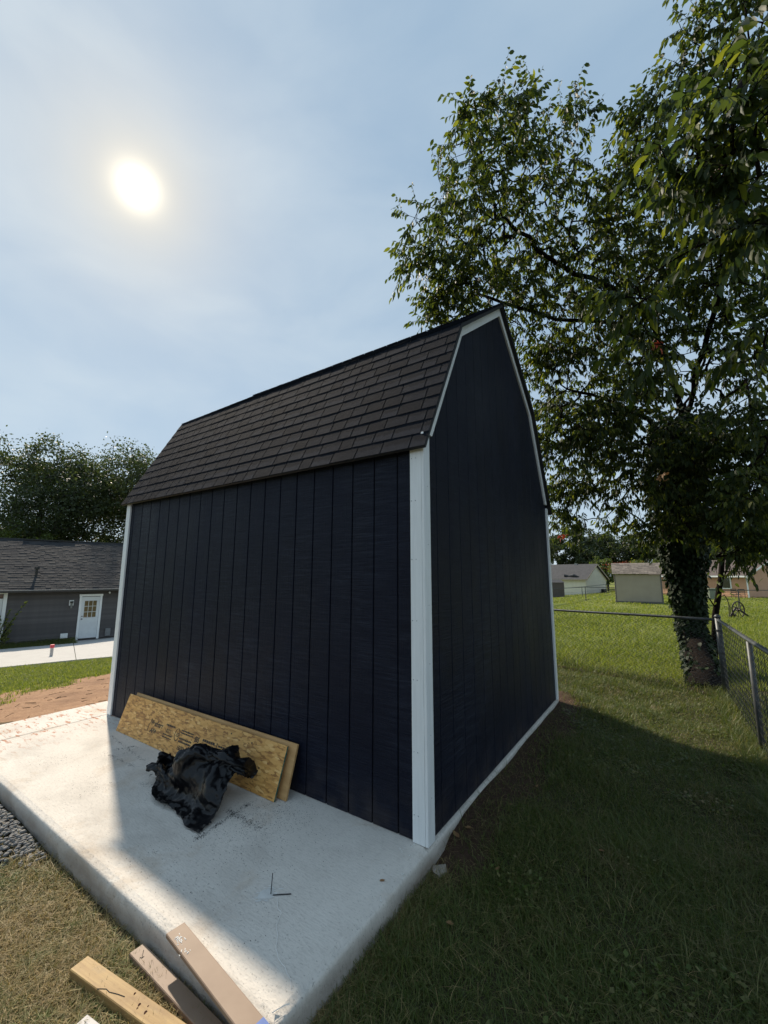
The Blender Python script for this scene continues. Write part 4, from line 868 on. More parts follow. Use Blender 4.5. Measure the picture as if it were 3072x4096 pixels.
for r_ in range(9):
    xx = -0.14; q = random.Random(r_+40)
    while xx < TWd+0.10:
        wq = q.choice([0.22, 0.3, 0.36]); x2 = min(xx+wq, TWd+0.14); f0, f1 = r_/9.0, (r_+1.15)/9.0
        ya, yb = -0.20+f0*(TDp/2+0.2), -0.20+f1*(TDp/2+0.2); za, zb = THt+0.035+f0*0.87, THt+0.035+f1*0.87; t_ = q.choice([0.018, 0.028])
        MB().hexa([(xx+0.004, ya, za), (x2-0.004, ya, za), (x2-0.004, yb, zb), (xx+0.004, yb, zb), (xx+0.004, ya, za+t_), (x2-0.004, ya, za+t_), (x2-0.004, yb, zb+0.006), (xx+0.004, yb, zb+0.006)]).build('shingle', M['tan_shingle'], ts); xx = x2
# orange sided house on the right
M['orange_siding'] = simple('salmon_siding', (0.60, 0.33, 0.20), (0.54, 0.29, 0.17), 2, 0.6)
M['brown_roof'] = simple('brown_roof', (0.11, 0.085, 0.075), (0.085, 0.065, 0.058), 3, 0.95, wpos=True)
PO = fpos(2985, 46)
th_o = math.atan2(RH[1], RH[0])+math.radians(20)
oh = gable_house('salmon_house', PO+np.array([0, 0, -0.05]), th_o, 11, 8.5, 2.55, 4.3, M['orange_siding'], M['brown_roof'], 'salmon lap sided house with brown roof at the right behind trees', 0.18, M['white_trim'])
MB().box((-0.05, -0.05, 0), (0.10, 0.02, 2.5)).build('corner_board', M['white_trim'], oh)
for (a, b2, z0, z1) in ((1.5, 2.5, 0.95, 2.35), (4.4, 5.1, 1.3, 2.35), (6.4, 7.8, 0.9, 2.35)):
    wv_ = MB().box((-0.09, a, z0), (-0.04, b2, z1)).build('window', M['white_trim'], oh); MB().box((-0.11, a+0.12, z0+0.12), (-0.092, b2-0.12, z1-0.1)).build('pane', M['glass_dark'], wv_)
MB().box((-0.9, 5.0, 0), (-0.15, 5.8, 1.0)).build('heat_pump', M['pale_board'], oh)
# iron garden chairs before it
M['iron'] = simple('dark_iron', (0.02, 0.018, 0.017), (0.05, 0.03, 0.02), 20, 0.6)
def chair(P, rz, label):
    e = empty('garden_chair', tuple(P), rz, label, 'chair', 'iron garden chairs by the salmon house')
    MB().box((0, 0, 0.42), (0.62, 0.55, 0.46)).build('seat', M['iron'], e)
    for x in (0.02, 0.58):
        for y in (0.02, 0.5): MB().tube([(x, y, 0), (x, y, 0.43 if y < 0.3 else 0.98)], 0.022, 5).build('leg', M['iron'], e)
        MB().tube([(x, 0.0, 0.66), (x, 0.52, 0.68)], 0.022, 5).build('armrest', M['iron'], e)
    for z in (0.6, 0.76, 0.94): MB().box((0.02, 0.49, z), (0.58, 0.53, z+0.07)).build('back_slat', M['iron'], e)
chair(fpos(2932, 43.5), math.atan2(RH[1], RH[0]), 'left iron garden chair before the salmon house'); chair(fpos(2958, 43.2), math.atan2(RH[1], RH[0])-0.2, 'right iron garden chair beside the salmon house corner')
# far wire fences: rails and posts
def far_fence(pxs, b0, b1, label, h=1.15):
    e = empty('field_fence', tuple(fpos(pxs[0], b0)), 0, label, 'fence'); org = np.array(e.location)
    Ps = [fpos(px, b0+(b1-b0)*i/(len(pxs)-1)) for i, px in enumerate(pxs)]
    for P in Ps: MB().cyl(P-org, 0.035, h+0.05, 7).build('post', M['galv'], e)
    MB().tube([P-org+np.array([0, 0, h]) for P in Ps], 0.025, 6).build('top_rail', M['galv'], e)
    for z in (0.12, 0.55): MB().tube([P-org+np.array([0, 0, z]) for P in Ps], 0.006, 4).build('wire', M['galv'], e)
far_fence([2190, 2338, 2470], 36, 34.5, 'low metal field fence running up to the tan shed'); far_fence([2200, 2325, 2422, 2520, 2640], 52, 54, 'second low metal fence before the cream house')
far_fence([2800, 2945, 3100], 27, 26, 'low metal fence across the field before the salmon house')
# pale green garden box left of the chairs
PG = fpos(2832, 40); gb = empty('green_bin', tuple(PG), math.atan2(RH[1], RH[0]), 'pale green garden storage bin beyond the thin sapling', 'bin')
MB().box((0, 0, 0), (1.1, 0.8, 1.0)).build('bin_body', simple('sage_green', (0.20, 0.23, 0.17), rough=0.6), gb, bevel=0.02); MB().box((-0.04, -0.04, 1.0), (1.14, 0.84, 1.08)).build('bin_lid', simple('sage_lid', (0.16, 0.19, 0.14), rough=0.6), gb, bevel=0.02)
# old iron plough with a spoked wheel
PP = fpos(2937, 19.6); pw = empty('iron_plough', tuple(PP), math.atan2(RH[1], RH[0])+0.25, 'old rusty iron plough with spoked wheel beyond the fence corner', 'plough')
wr = 0.37; wheel = MB(); wheel.tube([(wr*math.cos(a), 0, wr+wr*math.sin(a)) for a in np.linspace(0, 2*math.pi, 33)], 0.030, 6, False); wo_ = wheel.build('wheel', M['iron'], pw)
for k in range(10): a = 2*math.pi*k/10+0.1; MB().tube([(0, 0, wr), (wr*math.cos(a), 0, wr+wr*math.sin(a))], 0.016, 5).build('spoke', M['iron'], wo_)
MB().tube([(0, -0.1, wr), (0, 0.1, wr)], 0.055, 8).build('hub', M['iron'], wo_)
MB().tube([(-0.50, 0.1, 0.02), (-0.3, 0.1, 0.16), (0.02, 0.12, 0.46), (0.35, 0.12, 0.30), (0.78, 0.12, 0.03)], [0.03, 0.04, 0.045, 0.045, 0.04], 6).build('beam', M['iron'], pw)
MB().tube([(0.15, -0.12, 0.24), (0.62, -0.12, -0.01)], 0.035, 6).build('beam', M['iron'], pw)
MB().tube([(-0.46, 0.1, 0.05), (-0.40, 0.1, 0.55), (-0.45, 0.1, 0.85), (-0.60, 0.1, 1.05), (-0.75, 0.1, 1.0)], 0.02, 6).build('handle', M['iron'], pw)
MB().tube([(-0.52, -0.02, 0.05), (-0.50, -0.02, 0.62)], 0.016, 6).build('handle', M['iron'], pw)
MB().prism([(-0.42, 0.05, 0.0), (0.0, 0.05, 0.0), (-0.12, 0.05, 0.20), (-0.34, 0.05, 0.13)], (0, 0.04, 0)).build('share', M['iron'], pw)

# ------------------------------------------------------------------ near chain link fence: two runs meeting at a corner post
def chain_run(A, B, zA, zB, gA, gB, name, label, posts, top_over=0.03, wr_=0.0030):
    """A,B xy; z rail heights; g ground heights"""
    e = empty(name, (A[0], A[1], gA), 0, label, 'fence', None); org = np.array([A[0], A[1], gA]); d = B-A; ln_ = np.linalg.norm(d); d = d/ln_
    at3 = lambda s, z: np.array([A[0]+d[0]*s, A[1]+d[1]*s, z])-org
    rail = lambda s: zA+(zB-zA)*s/ln_; grd = lambda s: gA+(gB-gA)*s/ln_
    MB().tube([at3(s, rail(s)+0.004*math.sin(s*2.1)) for s in np.linspace(0, ln_, 12)], 0.021, 8).build('top_rail', M['galv'], e, smooth=True)
    for s in np.arange(1.3, ln_, 3.0): MB().tube([at3(s-0.05, rail(s)), at3(s+0.05, rail(s))], 0.0245, 8).build('rail_sleeve', M['galv'], e)
    for s in posts:
        MB().tube([at3(s, grd(s)-0.2), at3(s, rail(s)-0.018)], 0.024, 10).build('post', M['galv'], e, smooth=True)
        for z in (0.25, 0.55, 0.8): MB().tube([at3(s-0.035, grd(s)+z), at3(s+0.035, grd(s)+z)], 0.004, 4).build('tie', M['galv'], e)
    p = 0.076; nv = 30; mbm = MB(); nrm = np.array([-d[1], d[0], 0])*0.004
    V_, F_ = [], []
    cnt = int(ln_/p)
    tri = [np.array([0, 0, 1.0])*0, ]
    for i in range(cnt):
        pts = []
        for k in range(nv+1):
            s = (i+0.5)*p+(p/2 if k % 2 else -p/2)*1.0; f = k/nv; lo, hi = grd(s)+0.02, rail(s)+top_over
            off = nrm*(1 if (k+i) % 2 else -1)*0.6
            pts.append(at3(s, lo+(hi-lo)*f)+off+np.array([0, 0, 0]))
        base = len(V_)
        for k, q in enumerate(pts):
            for a in range(3):
                th = 2*math.pi*a/3; V_.append(q+wr_*(np.array([-d[1], d[0], 0])*math.cos(th)+np.array([d[0], d[1], 0])*math.sin(th)))
        for k in range(nv):
            for a in range(3): F_.append((base+3*k+a, base+3*k+(a+1) % 3, base+3*k+3+(a+1) % 3, base+3*k+3+a))
    o = link('wire_mesh', np_mesh('wire_mesh', V_, F_), M['wire'], e); o['kind'] = 'stuff'
    MB().tube([at3(s, grd(s)+0.03) for s in np.linspace(0, ln_, 8)], 0.003, 4).build('bottom_wire', M['galv'], e)
    return e
gC = float(hgt(*FC)); RAILZ = 0.955
chain_run(FC, FA, RAILZ, 0.90, gC, float(hgt(*FA)), 'chain_link_fence', 'chain link fence run crossing behind the shed before the green field', [3.0, 6.0], wr_=0.0045)
chain_run(FC, FB, RAILZ, 1.02, gC, float(hgt(*FB)), 'chain_link_fence', 'chain link fence run coming towards the viewer along the right side', [2.49, 5.1, 7.6])
cp = empty('corner_post', (FC[0], FC[1], gC), 0, 'thick steel corner post where the two chain link runs meet', 'post')
MB().tube([(0.0, 0.0, -0.2), (0, 0, RAILZ-gC+0.035)], 0.038, 14).build('post', M['galv'], cp, smooth=True)
MB().tube([(0, 0, RAILZ-gC+0.035), (0, 0, RAILZ-gC+0.055), (0, 0, RAILZ-gC+0.075), (0, 0, RAILZ-gC+0.085)], [0.044, 0.043, 0.030, 0.010], 14).build('post_cap', M['galv'], cp, smooth=True)
for z in (0.3, 0.62, 0.95): MB().tube([(0, 0, z), (0, 0, z+0.03)], 0.0415, 14).build('band', M['galv'], cp)
# ------------------------------------------------------------------ trees
def leaves(name, P, A, Nn, ln_, wd, mat, parent, detail=2, curl=0.18, fold=0.25):
    """P base, A unit axis, Nn rough normal, ln_/wd arrays; blade-shaped folded leaves, one mesh"""
    P = np.asarray(P); A = A/np.linalg.norm(A, axis=1, keepdims=True); S = np.cross(A, Nn); S /= (np.linalg.norm(S, axis=1, keepdims=True)+1e-9); Nn = np.cross(S, A)
    ln_ = ln_[:, None]; wd = wd[:, None]; n = len(P)
    if detail == 2:
        rows = [(0.0, 0.0, 0.0), (0.28, 0.85, 0.3), (0.62, 0.80, 1.0), (1.0, 0.0, 2.2)]
        vs_ = []
        for (t, w_, c) in rows:
            mid = P+A*ln_*t-Nn*ln_*curl*c*t*0.5
            if w_ == 0: vs_.append(mid)
            else: vs_ += [mid-S*wd*w_*0.5+Nn*wd*fold*w_*0.5, mid, mid+S*wd*w_*0.5+Nn*wd*fold*w_*0.5]
        V = np.stack(vs_, 1).reshape(-1, 3); k = 8
        T = np.array([(0, 2, 1), (0, 3, 2), (1, 2, 5), (1, 5, 4), (2, 3, 6), (2, 6, 5), (4, 5, 7), (5, 6, 7)])
    else:
        V = np.stack([P, P+A*ln_*0.5-S*wd*0.5, P+A*ln_, P+A*ln_*0.5+S*wd*0.5], 1).reshape(-1, 3); k = 4; T = np.array([(0, 1, 2), (0, 2, 3)])
    F = (np.arange(n)[:, None, None]*k+T[None]).reshape(-1, 3)
    me = np_mesh(name, V, F); return link(name, me, mat, parent, smooth=(detail == 2))
def grow(nodes, parents, attr, step, rng, jit=0.25, up=0.0):
    nodes = [np.asarray(q, float) for q in nodes]; parents = list(parents)
    arr = np.zeros((len(nodes)+len(attr)*14, 3)); arr[:len(nodes)] = nodes; cnt = len(nodes)
    d0 = np.array([np.min(np.linalg.norm(arr[:cnt]-a, axis=1)) for a in attr]); order = np.argsort(d0); ends = []
    for i in order:
        a = attr[i]; dd = np.linalg.norm(arr[:cnt]-a, axis=1)+0.25*np.clip(arr[:cnt, 2]-a[2], 0, 9)
        j = int(np.argmin(dd)); s0 = arr[j].copy(); dist = np.linalg.norm(a-s0); k = max(1, min(12, int(round(dist/step)))); prev = j
        pp = parents[j]; dirp = (s0-arr[pp]) if pp >= 0 else np.array([0, 0, 1.0]); dirp = dirp/(np.linalg.norm(dirp)+1e-9)
        ctrl = s0+dirp*dist*0.35+np.array([0, 0, up*dist])
        for q in range(1, k+1):
            t = q/k; pt = (1-t)**2*s0+2*t*(1-t)*ctrl+t*t*a+(rng.normal(0, 1, 3)*jit*step*0.35 if q < k else 0)
            arr[cnt] = pt; parents.append(prev); prev = cnt; cnt += 1
        ends.append(prev)
    return arr[:cnt], np.array(parents), np.array(ends)
def radii(n, parents, tip, expo=2.3):
    r = np.full(n, 0.0); kids = np.zeros(n, int)
    for i in range(n):
        if parents[i] >= 0: kids[parents[i]] += 1
    acc = np.zeros(n)
    for i in range(n-1, -1, -1):
        if kids[i] == 0: acc[i] = tip**expo
        if parents[i] >= 0: acc[parents[i]] += acc[i]
    return acc**(1/expo)
def limbs(name, nodes, parents, rad, mat, parent, sides=6, rmin=0.0):
    n = len(nodes); V, F = [], []; P = nodes; par = parents
    idx = [i for i in range(n) if par[i] >= 0 and rad[i] > rmin]
    a = P[par[idx]]; b = P[idx]; t = b-a; t = t/(np.linalg.norm(t, axis=1, keepdims=True)+1e-9)
    up = np.tile(np.array([[0.2, 0.3, 0.93]]), (len(idx), 1)); s = np.cross(t, up); s /= (np.linalg.norm(s, axis=1, keepdims=True)+1e-6); q = np.cross(t, s)
    ra = np.minimum(rad[par[idx]], rad[idx]*1.6)[:, None]; rb = rad[idx][:, None]; rows = []
    for c, r_ in ((a-t*ra*0.3, ra), (b+t*rb*0.3, rb)):
        for k in range(sides):
            th = 2*math.pi*k/sides; rows.append(c+r_*(s*math.cos(th)+q*math.sin(th)))
    V = np.stack(rows, 1).reshape(-1, 3); T = np.array([(k, (k+1) % sides, sides+(k+1) % sides, sides+k) for k in range(sides)])
    F = (np.arange(len(idx))[:, None, None]*2*sides+T[None]).reshape(-1, 4)
    return link(name, np_mesh(name, V, F), mat, parent, smooth=True)
def rnd_dirs(n, rng): v = rng.normal(0, 1, (n, 3)); return v/np.linalg.norm(v, axis=1, keepdims=True)

# --- wild cherry by the fence corner
rng = np.random.default_rng(21)
tb = np.array([1.70, 6.28]); tz = float(hgt(*tb))
ct = empty('cherry_tree', (tb[0], tb[1], tz), 0, 'large leafy wild cherry tree behind the chain link fence corner', 'tree')
CI = Matrix.Translation(ct.location).inverted()
skel = []; par = []
def add_path(pts, parent_idx, sub=4):
    prev = parent_idx
    for k, q in enumerate(pts):
        s0 = skel[prev] if prev >= 0 else None
        if s0 is None: skel.append(np.array(q)); par.append(-1); prev = len(skel)-1; continue
        for i in range(1, sub+1):
            t = i/sub; skel.append(s0+(np.array(q)-s0)*t+(rng.normal(0, 0.025, 3) if i < sub else 0)); par.append(prev); prev = len(skel)-1
    return prev
TR = [np.array([tb[0], tb[1], tz-0.1])]+[at(*q) for q in ((1500, 1380, 7.95), (1480, 1250, 7.95), (1463, 1120, 7.9), (1462, 1000, 7.8), (1480, 900, 7.7))]
fork = add_path(TR, -1, 5); n_trunk = len(skel)
add_path([at(*q) for q in ((1440, 780, 7.4), (1395, 670, 7.0), (1300, 612, 6.5), (1190, 560, 6.1), (1090, 470, 5.8))], fork)
u_end = add_path([at(*q) for q in ((1522, 780, 7.3), (1545, 640, 6.8), (1568, 480, 6.2), (1590, 320, 5.6))], fork)
add_path([at(*q) for q in ((1540, 905, 7.4), (1595, 850, 7.0), (1655, 790, 6.5), (1730, 690, 5.8))], fork-3)
add_path([at(*q) for q in ((1400, 905, 7.5), (1300, 860, 7.3), (1210, 830, 7.0))], fork-4)
f2 = add_path([at(*q) for q in ((1520, 760, 6.4), (1580, 560, 5.0), (1640, 380, 3.9), (1650, 200, 3.4))], fork)
add_path([at(*q) for q in ((1350, 700, 7.2), (1200, 690, 6.9), (1050, 640, 6.5))], fork+4)
lobes = [  # xd, yd, depth, radius m, attractors
 (1080, 300, 5.7, 0.55, 80), (1040, 400, 5.6, 0.75, 130), (960, 500, 5.5, 0.62, 85), (900, 560, 5.5, 0.30, 22), (1010, 560, 5.8, 0.70, 110), (1110, 215, 5.6, 0.26, 22), (1000, 260, 5.6, 0.30, 26),
 (1150, 470, 6.0, 0.80, 130), (1215, 300, 5.8, 0.42, 38), (1240, 235, 5.8, 0.22, 16), (1250, 560, 6.3, 0.90, 150), (980, 660, 6.2, 0.50, 55), (940, 680, 6.2, 0.25, 14), (1120, 640, 6.6, 0.80, 110),
 (1340, 440, 6.0, 0.70, 95), (1400, 330, 5.6, 0.60, 75), (1440, 230, 5.2, 0.38, 34), (1380, 250, 5.4, 0.25, 14), (1430, 480, 5.6, 0.95, 160), (1530, 300, 4.9, 0.80, 85), (1610, 130, 4.4, 0.58, 55), (1520, 30, 4.4, 0.34, 26), (1640, 0, 4.2, 0.45, 40), (1480, 130, 4.6, 0.2, 10),
 (1560, 520, 5.0, 0.85, 120), (1640, 420, 4.4, 0.60, 70), (1560, 190, 2.6, 0.22, 12), (1460, 350, 2.7, 0.20, 10), (1540, 350, 2.6, 0.25, 16), (1620, 300, 2.4, 0.30, 20), (1620, 480, 2.6, 0.28, 18), (1380, 640, 3.0, 0.12, 5), (1640, 760, 2.9, 0.16, 7), (1390, 760, 3.2, 0.16, 7),
 (1350, 640, 6.8, 0.90, 130), (1480, 660, 6.3, 0.90, 120), (1620, 640, 5.6, 0.80, 90), (1250, 740, 7.0, 0.80, 100), (1170, 780, 7.2, 0.50, 45), (1390, 790, 7.2, 0.80, 90), (1220, 880, 7.6, 0.75, 110), (1330, 920, 7.6, 0.80, 130), (1180, 960, 7.8, 0.40, 40),
 (1290, 1010, 7.7, 0.75, 100), (1220, 1060, 7.8, 0.50, 50), (1230, 1140, 7.9, 0.32, 24), (1340, 1120, 7.8, 0.42, 34), (1430, 1010, 7.2, 0.80, 130), (1540, 980, 6.8, 0.75, 120), (1630, 960, 6.3, 0.65, 85), (1600, 1090, 6.4, 0.60, 90), (1520, 1110, 6.9, 0.55, 80), (1640, 1170, 6.0, 0.40, 45), (1410, 1150, 7.4, 0.35, 30), (1590, 1200, 6.6, 0.28, 20), (1580, 790, 6.2, 0.55, 50), (1640, 900, 5.4, 0.40, 40), (1650, 1060, 5.2, 0.45, 55), (1280, 930, 7.0, 0.6, 70), (1370, 860, 6.9, 0.6, 60)]
attr = []
for (x, y, dpt, r_, n_) in lobes:
    n_ = int(n_*(1.45 if y > 600 and dpt > 5 else 0.85 if dpt > 3.5 else 1.6))
    c = at(x, y, dpt); v = rnd_dirs(n_, rng)*(rng.random((n_, 1))**0.42)*r_; v[:, 2] *= 0.9; attr.append(c+v)
attr = np.concatenate(attr); attr = attr[attr[:, 2] > tz+1.55]
nodes, parents, ends = grow(skel, par, attr, 0.22, rng, 0.3, 0.06)
rad = radii(len(nodes), parents, 0.0030, 2.15)
ntr = np.arange(n_trunk); rad[:n_trunk] = np.interp(np.linspace(0, 1, n_trunk), [0, 0.08, 0.3, 1.0], [0.27, 0.20, 0.175, 0.15])
rad = np.minimum(rad, 0.13*np.ones_like(rad)) if False else np.where(np.arange(len(rad)) < n_trunk, rad, np.minimum(rad, 0.085))
par2 = parents.copy(); par2[:n_trunk] = -1
o = limbs('branches', nodes, par2, rad, M['bark'], ct, 7); o.matrix_parent_inverse = CI; o['kind'] = 'stuff'
spine = [nodes[0]-np.array([0, 0, 0.35])]+[nodes[i] for i in range(n_trunk)]
tm = MB(); tm.tube(spine, [0.34, 0.30]+list(rad[1:n_trunk]), 22)
tm.v = [tuple(np.array(v_)+0.030*np.array([math.sin(v_[2]*9+v_[0]*31), math.sin(v_[2]*7+v_[1]*29), 0])) for v_ in tm.v]
o = tm.build('trunk', M['bark'], ct, smooth=True); o.matrix_parent_inverse = CI
# leafy shoots at the branch ends and on the thin wood
LP, LA, LN, LL, LW = [], [], [], [], []
thin = np.where((rad < 0.0075) & (np.arange(len(rad)) >= n_trunk))[0]; shoots = np.concatenate([ends, rng.choice(thin, int(len(thin)*0.42), replace=False)])
twV, twF = MB(), None
for j in shoots:
    p0 = nodes[j]; pd = nodes[j]-nodes[parents[j]]; pd = pd/(np.linalg.norm(pd)+1e-9)
    d0 = pd*0.7+rng.normal(0, 0.45, 3)+np.array([0, 0, 0.28]); d0 /= np.linalg.norm(d0); ln_ = rng.uniform(0.16, 0.36); n_ = int(rng.integers(8, 14))
    pr = p0; pts = [p0]
    for k in range(n_):
        t = (k+1)/n_; q = p0+d0*ln_*t+np.array([0, 0, -0.10*ln_*t*t*2]); side = np.cross(d0, [0, 0, 1.0]); side /= (np.linalg.norm(side)+1e-9); side = side*(1 if k % 2 else -1)
        ax = d0*(0.25+0.5*t)+side*rng.uniform(0.25, 0.75)+np.array([0, 0, -rng.uniform(0.45, 1.5)])+rng.normal(0, 0.15, 3)
        LP.append(q); LA.append(ax); LN.append(np.array([0, 0, 1.0])+side*0.6+rng.normal(0, 0.35, 3)); s = rng.uniform(0.068, 0.120); LL.append(s); LW.append(s*rng.uniform(0.34, 0.44))
    twV.tube([p0, p0+d0*ln_*0.5-np.array([0, 0, 0.05*ln_]), p0+d0*ln_-np.array([0, 0, 0.2*ln_])], [0.0028, 0.002, 0.0012], 3, False)
o = twV.build('twigs', M['bark'], ct); o.matrix_parent_inverse = CI; o['kind'] = 'stuff'
o = leaves('crown', np.array(LP), np.array(LA), np.array(LN), np.array(LL), np.array(LW), M['cherry_leaf'], ct); o.matrix_parent_inverse = CI; o['kind'] = 'stuff'
print('cherry leaves', len(LP), 'nodes', len(nodes))
# fruit
bv, bf = [], []; octv = np.array([(1, 0, 0), (-1, 0, 0), (0, 1, 0), (0, -1, 0), (0, 0, 1), (0, 0, -1)]); octf = [(0, 2, 4), (2, 1, 4), (1, 3, 4), (3, 0, 4), (2, 0, 5), (1, 2, 5), (3, 1, 5), (0, 3, 5)]
for j in rng.choice(ends, 420):
    c = nodes[j]+rng.normal(0, 0.03, 3)
    for _ in range(int(rng.integers(4, 11))):
        q = c+np.array([rng.normal(0, 0.018), rng.normal(0, 0.018), -rng.uniform(0.01, 0.10)]); k0 = len(bv); bv += [tuple(q+0.0046*v_) for v_ in octv]; bf += [tuple(k0+i for i in f_) for f_ in octf]
o = link('fruit', np_mesh('fruit', bv, bf), simple('dark_cherry', (0.09, 0.025, 0.015), (0.16, 0.07, 0.03), 30, 0.35), ct, smooth=True); o.matrix_parent_inverse = CI; o['kind'] = 'stuff'
def dead_clump(xd, yd, dpt, mat, sz=0.08):
    c = at(xd, yd, dpt); n_ = 9; o = leaves('dead_leaves', c+rng.normal(0, 0.03, (n_, 3)), rnd_dirs(n_, rng)+np.array([0, 0, -0.6]), rnd_dirs(n_, rng), np.full(n_, sz), np.full(n_, sz*0.5), mat, ct); o.matrix_parent_inverse = CI
    return o
dead_clump(1418, 740, 4.6, M['red_leaf'])['label'] = 'clump of red dead leaves'; dead_clump(1215, 1157, 7.0, M['red_leaf'])['label'] = 'clump of red dead leaves'; dead_clump(1433, 1030, 5.6, M['brown_leaf'])['label'] = 'clump of brown dead leaves'
# --- ivy on the trunk
iv = empty('ivy', (tb[0], tb[1]-0.22, tz), 0, 'dense dark ivy climbing the cherry trunk above the fence', 'ivy'); II = Matrix.Translation(iv.location).inverted()
n_ = 17000; k_ = rng.integers(0, n_trunk-1, n_); t_ = rng.random((n_, 1)); c = nodes[k_]*(1-t_)+nodes[k_+1]*t_
zrel = (c[:, 2]-tz); thick = np.interp(zrel, [0.2, 0.9, 1.6, 2.6, 3.6, 4.6], [0.02, 0.06, 0.13, 0.30, 0.44, 0.40]); th = rng.uniform(0, 2*math.pi, n_)
outd = np.stack([np.cos(th), np.sin(th), rng.normal(0, 0.25, n_)], 1); P = c+outd*(np.interp(zrel, [0, 0.4, 1.0], [0.25, 0.20, 0.17])+thick*rng.random(n_)**0.6)[:, None]
keep = rng.random(n_) < np.interp(zrel, [0.0, 0.3, 1.3], [0.75, 0.9, 1.0]); P = P[keep]; outd = outd[keep]; n_ = len(P)
ax = outd*0.5+np.array([0, 0, -0.9])+rng.normal(0, 0.4, (n_, 3)); s = rng.uniform(0.05, 0.10, n_)
o = leaves('foliage', P, ax, outd+rng.normal(0, 0.3, (n_, 3)), s, s*0.85, M['ivy_leaf'], iv, 2, 0.12, 0.15); o.matrix_parent_inverse = II; o['kind'] = 'stuff'
st_ = MB()
for k in range(6):
    a0 = rng.uniform(0, 6.28); st_.tube([nodes[i]+np.array([math.cos(a0+0.1*i), math.sin(a0+0.1*i), 0])*(rad[i]+0.015) for i in range(2, n_trunk-2, 2)], 0.011, 4)
o = st_.build('stems', M['bark'], iv); o.matrix_parent_inverse = II; o['kind'] = 'stuff'

def tree(name, P, rz, hgt_, rx, rzc, n_attr, n_leaf, lsz, mat, label, cat='tree', group=None, trunk_r=0.2, seed=1, lean=(0, 0), base_frac=0.28, bark='bark_far', flat=0.0):
    g = np.random.default_rng(seed); e = empty(name, tuple(P), rz, label, cat, group)
    tz0 = hgt_*base_frac; sk = [np.array([lean[0]*t*t, lean[1]*t*t, -0.2+(hgt_*0.72)*t]) for t in np.linspace(0, 1, 9)]; pr_ = [-1]+list(range(8))
    cs = np.array([lean[0]*0.6, lean[1]*0.6, (hgt_+tz0)/2]); nl = 7 if n_attr > 30 else 3
    subs = rnd_dirs(nl, g)*np.array([rx*0.55, rx*0.55, rzc*0.50]); at_ = []
    for k in range(n_attr):
        s0 = subs[g.integers(0, nl)]; v = rnd_dirs(1, g)[0]*(g.random()**0.35); at_.append(cs+s0+v*np.array([rx*0.55, rx*0.55, rzc*0.55]))
    at_ = np.array(at_); at_ = at_[at_[:, 2] > tz0*0.7]
    nd, pa, en = grow(sk, pr_, at_, max(0.25, hgt_*0.06), g, 0.4, 0.08); ra = radii(len(nd), pa, trunk_r/ (max(8, len(at_))**0.45), 2.2); ra[:9] = np.linspace(trunk_r, trunk_r*0.35, 9)
    limbs('trunk', nd, pa, ra, M[bark], e, 5)
    src = nd[g.choice(en, n_leaf)]; sp_ = np.array([1, 1, 0.75])*max(rx*0.070, 0.10); Pl = src+g.normal(0, 1, (n_leaf, 3))*sp_
    s = g.uniform(0.7, 1.3, n_leaf)*lsz; o = leaves('crown', Pl, rnd_dirs(n_leaf, g)+np.array([0, 0, -0.4]), rnd_dirs(n_leaf, g)+np.array([0, 0, 0.8]), s, s*0.55, mat, e, 1); o['kind'] = 'stuff'
    return e
def gpos(px, b, dz=0.0): P = fpos(px, b); P[2] += dz; return P
# big trees behind the grey house
def lpos(xd, dist):
    v = ray(xd, 1237); h = np.array([v[0], v[1]]); h = h/np.linalg.norm(h); P = CAM[:2]+h*dist; return np.array([P[0], P[1], float(hgt(P[0], P[1]))])
tree('oak_tree', lpos(265, 44), 0.3, 17.6, 6.8, 6.6, 460, 40000, 0.22, M['far_leaf'], 'tallest dark rounded tree directly behind the grey house roof', group='trees behind the grey house', seed=3, trunk_r=0.32, base_frac=0.2)
tree('oak_tree', lpos(70, 43), 1.3, 14.6, 5.8, 5.6, 380, 32000, 0.22, M['far_leaf'], 'lower dark tree left of the tallest one behind the grey house', group='trees behind the grey house', seed=4, trunk_r=0.28, base_frac=0.2)
tree('oak_tree', lpos(400, 48), 2.3, 14.6, 5.6, 5.4, 300, 24000, 0.22, M['far_leaf'], 'dark tree half hidden by the shed behind the grey house', group='trees behind the grey house', seed=5, trunk_r=0.28, base_frac=0.2)
tree('young_tree', lpos(5, 39), 0.3, 8.0, 2.9, 2.9, 140, 9000, 0.17, M['pale_leaf'], 'pale green smaller tree at the left edge behind the grey house', seed=6, trunk_r=0.14, base_frac=0.15)
# understory behind the house so that the skyline stays closed
for i, (xd, ds, h_) in enumerate(((40, 50, 7.5), (150, 52, 7.8), (260, 54, 8.0), (350, 52, 8.0), (-60, 48, 7.5))):
    tree('hedge_tree', lpos(xd, ds), i, h_, 4.6, 3.6, 90, 6500, 0.34, M['far_leaf'], ['low dark tree behind the grey house below the second tallest tree', 'low dark tree behind the house ridge left of the vent pipe', 'low dark tree behind the ridge above the white door', 'low dark tree behind the house nearest the shed corner', 'low dark tree behind the house beyond the left picture edge'][i], group='low trees behind the grey house', seed=30+i, base_frac=0.05)
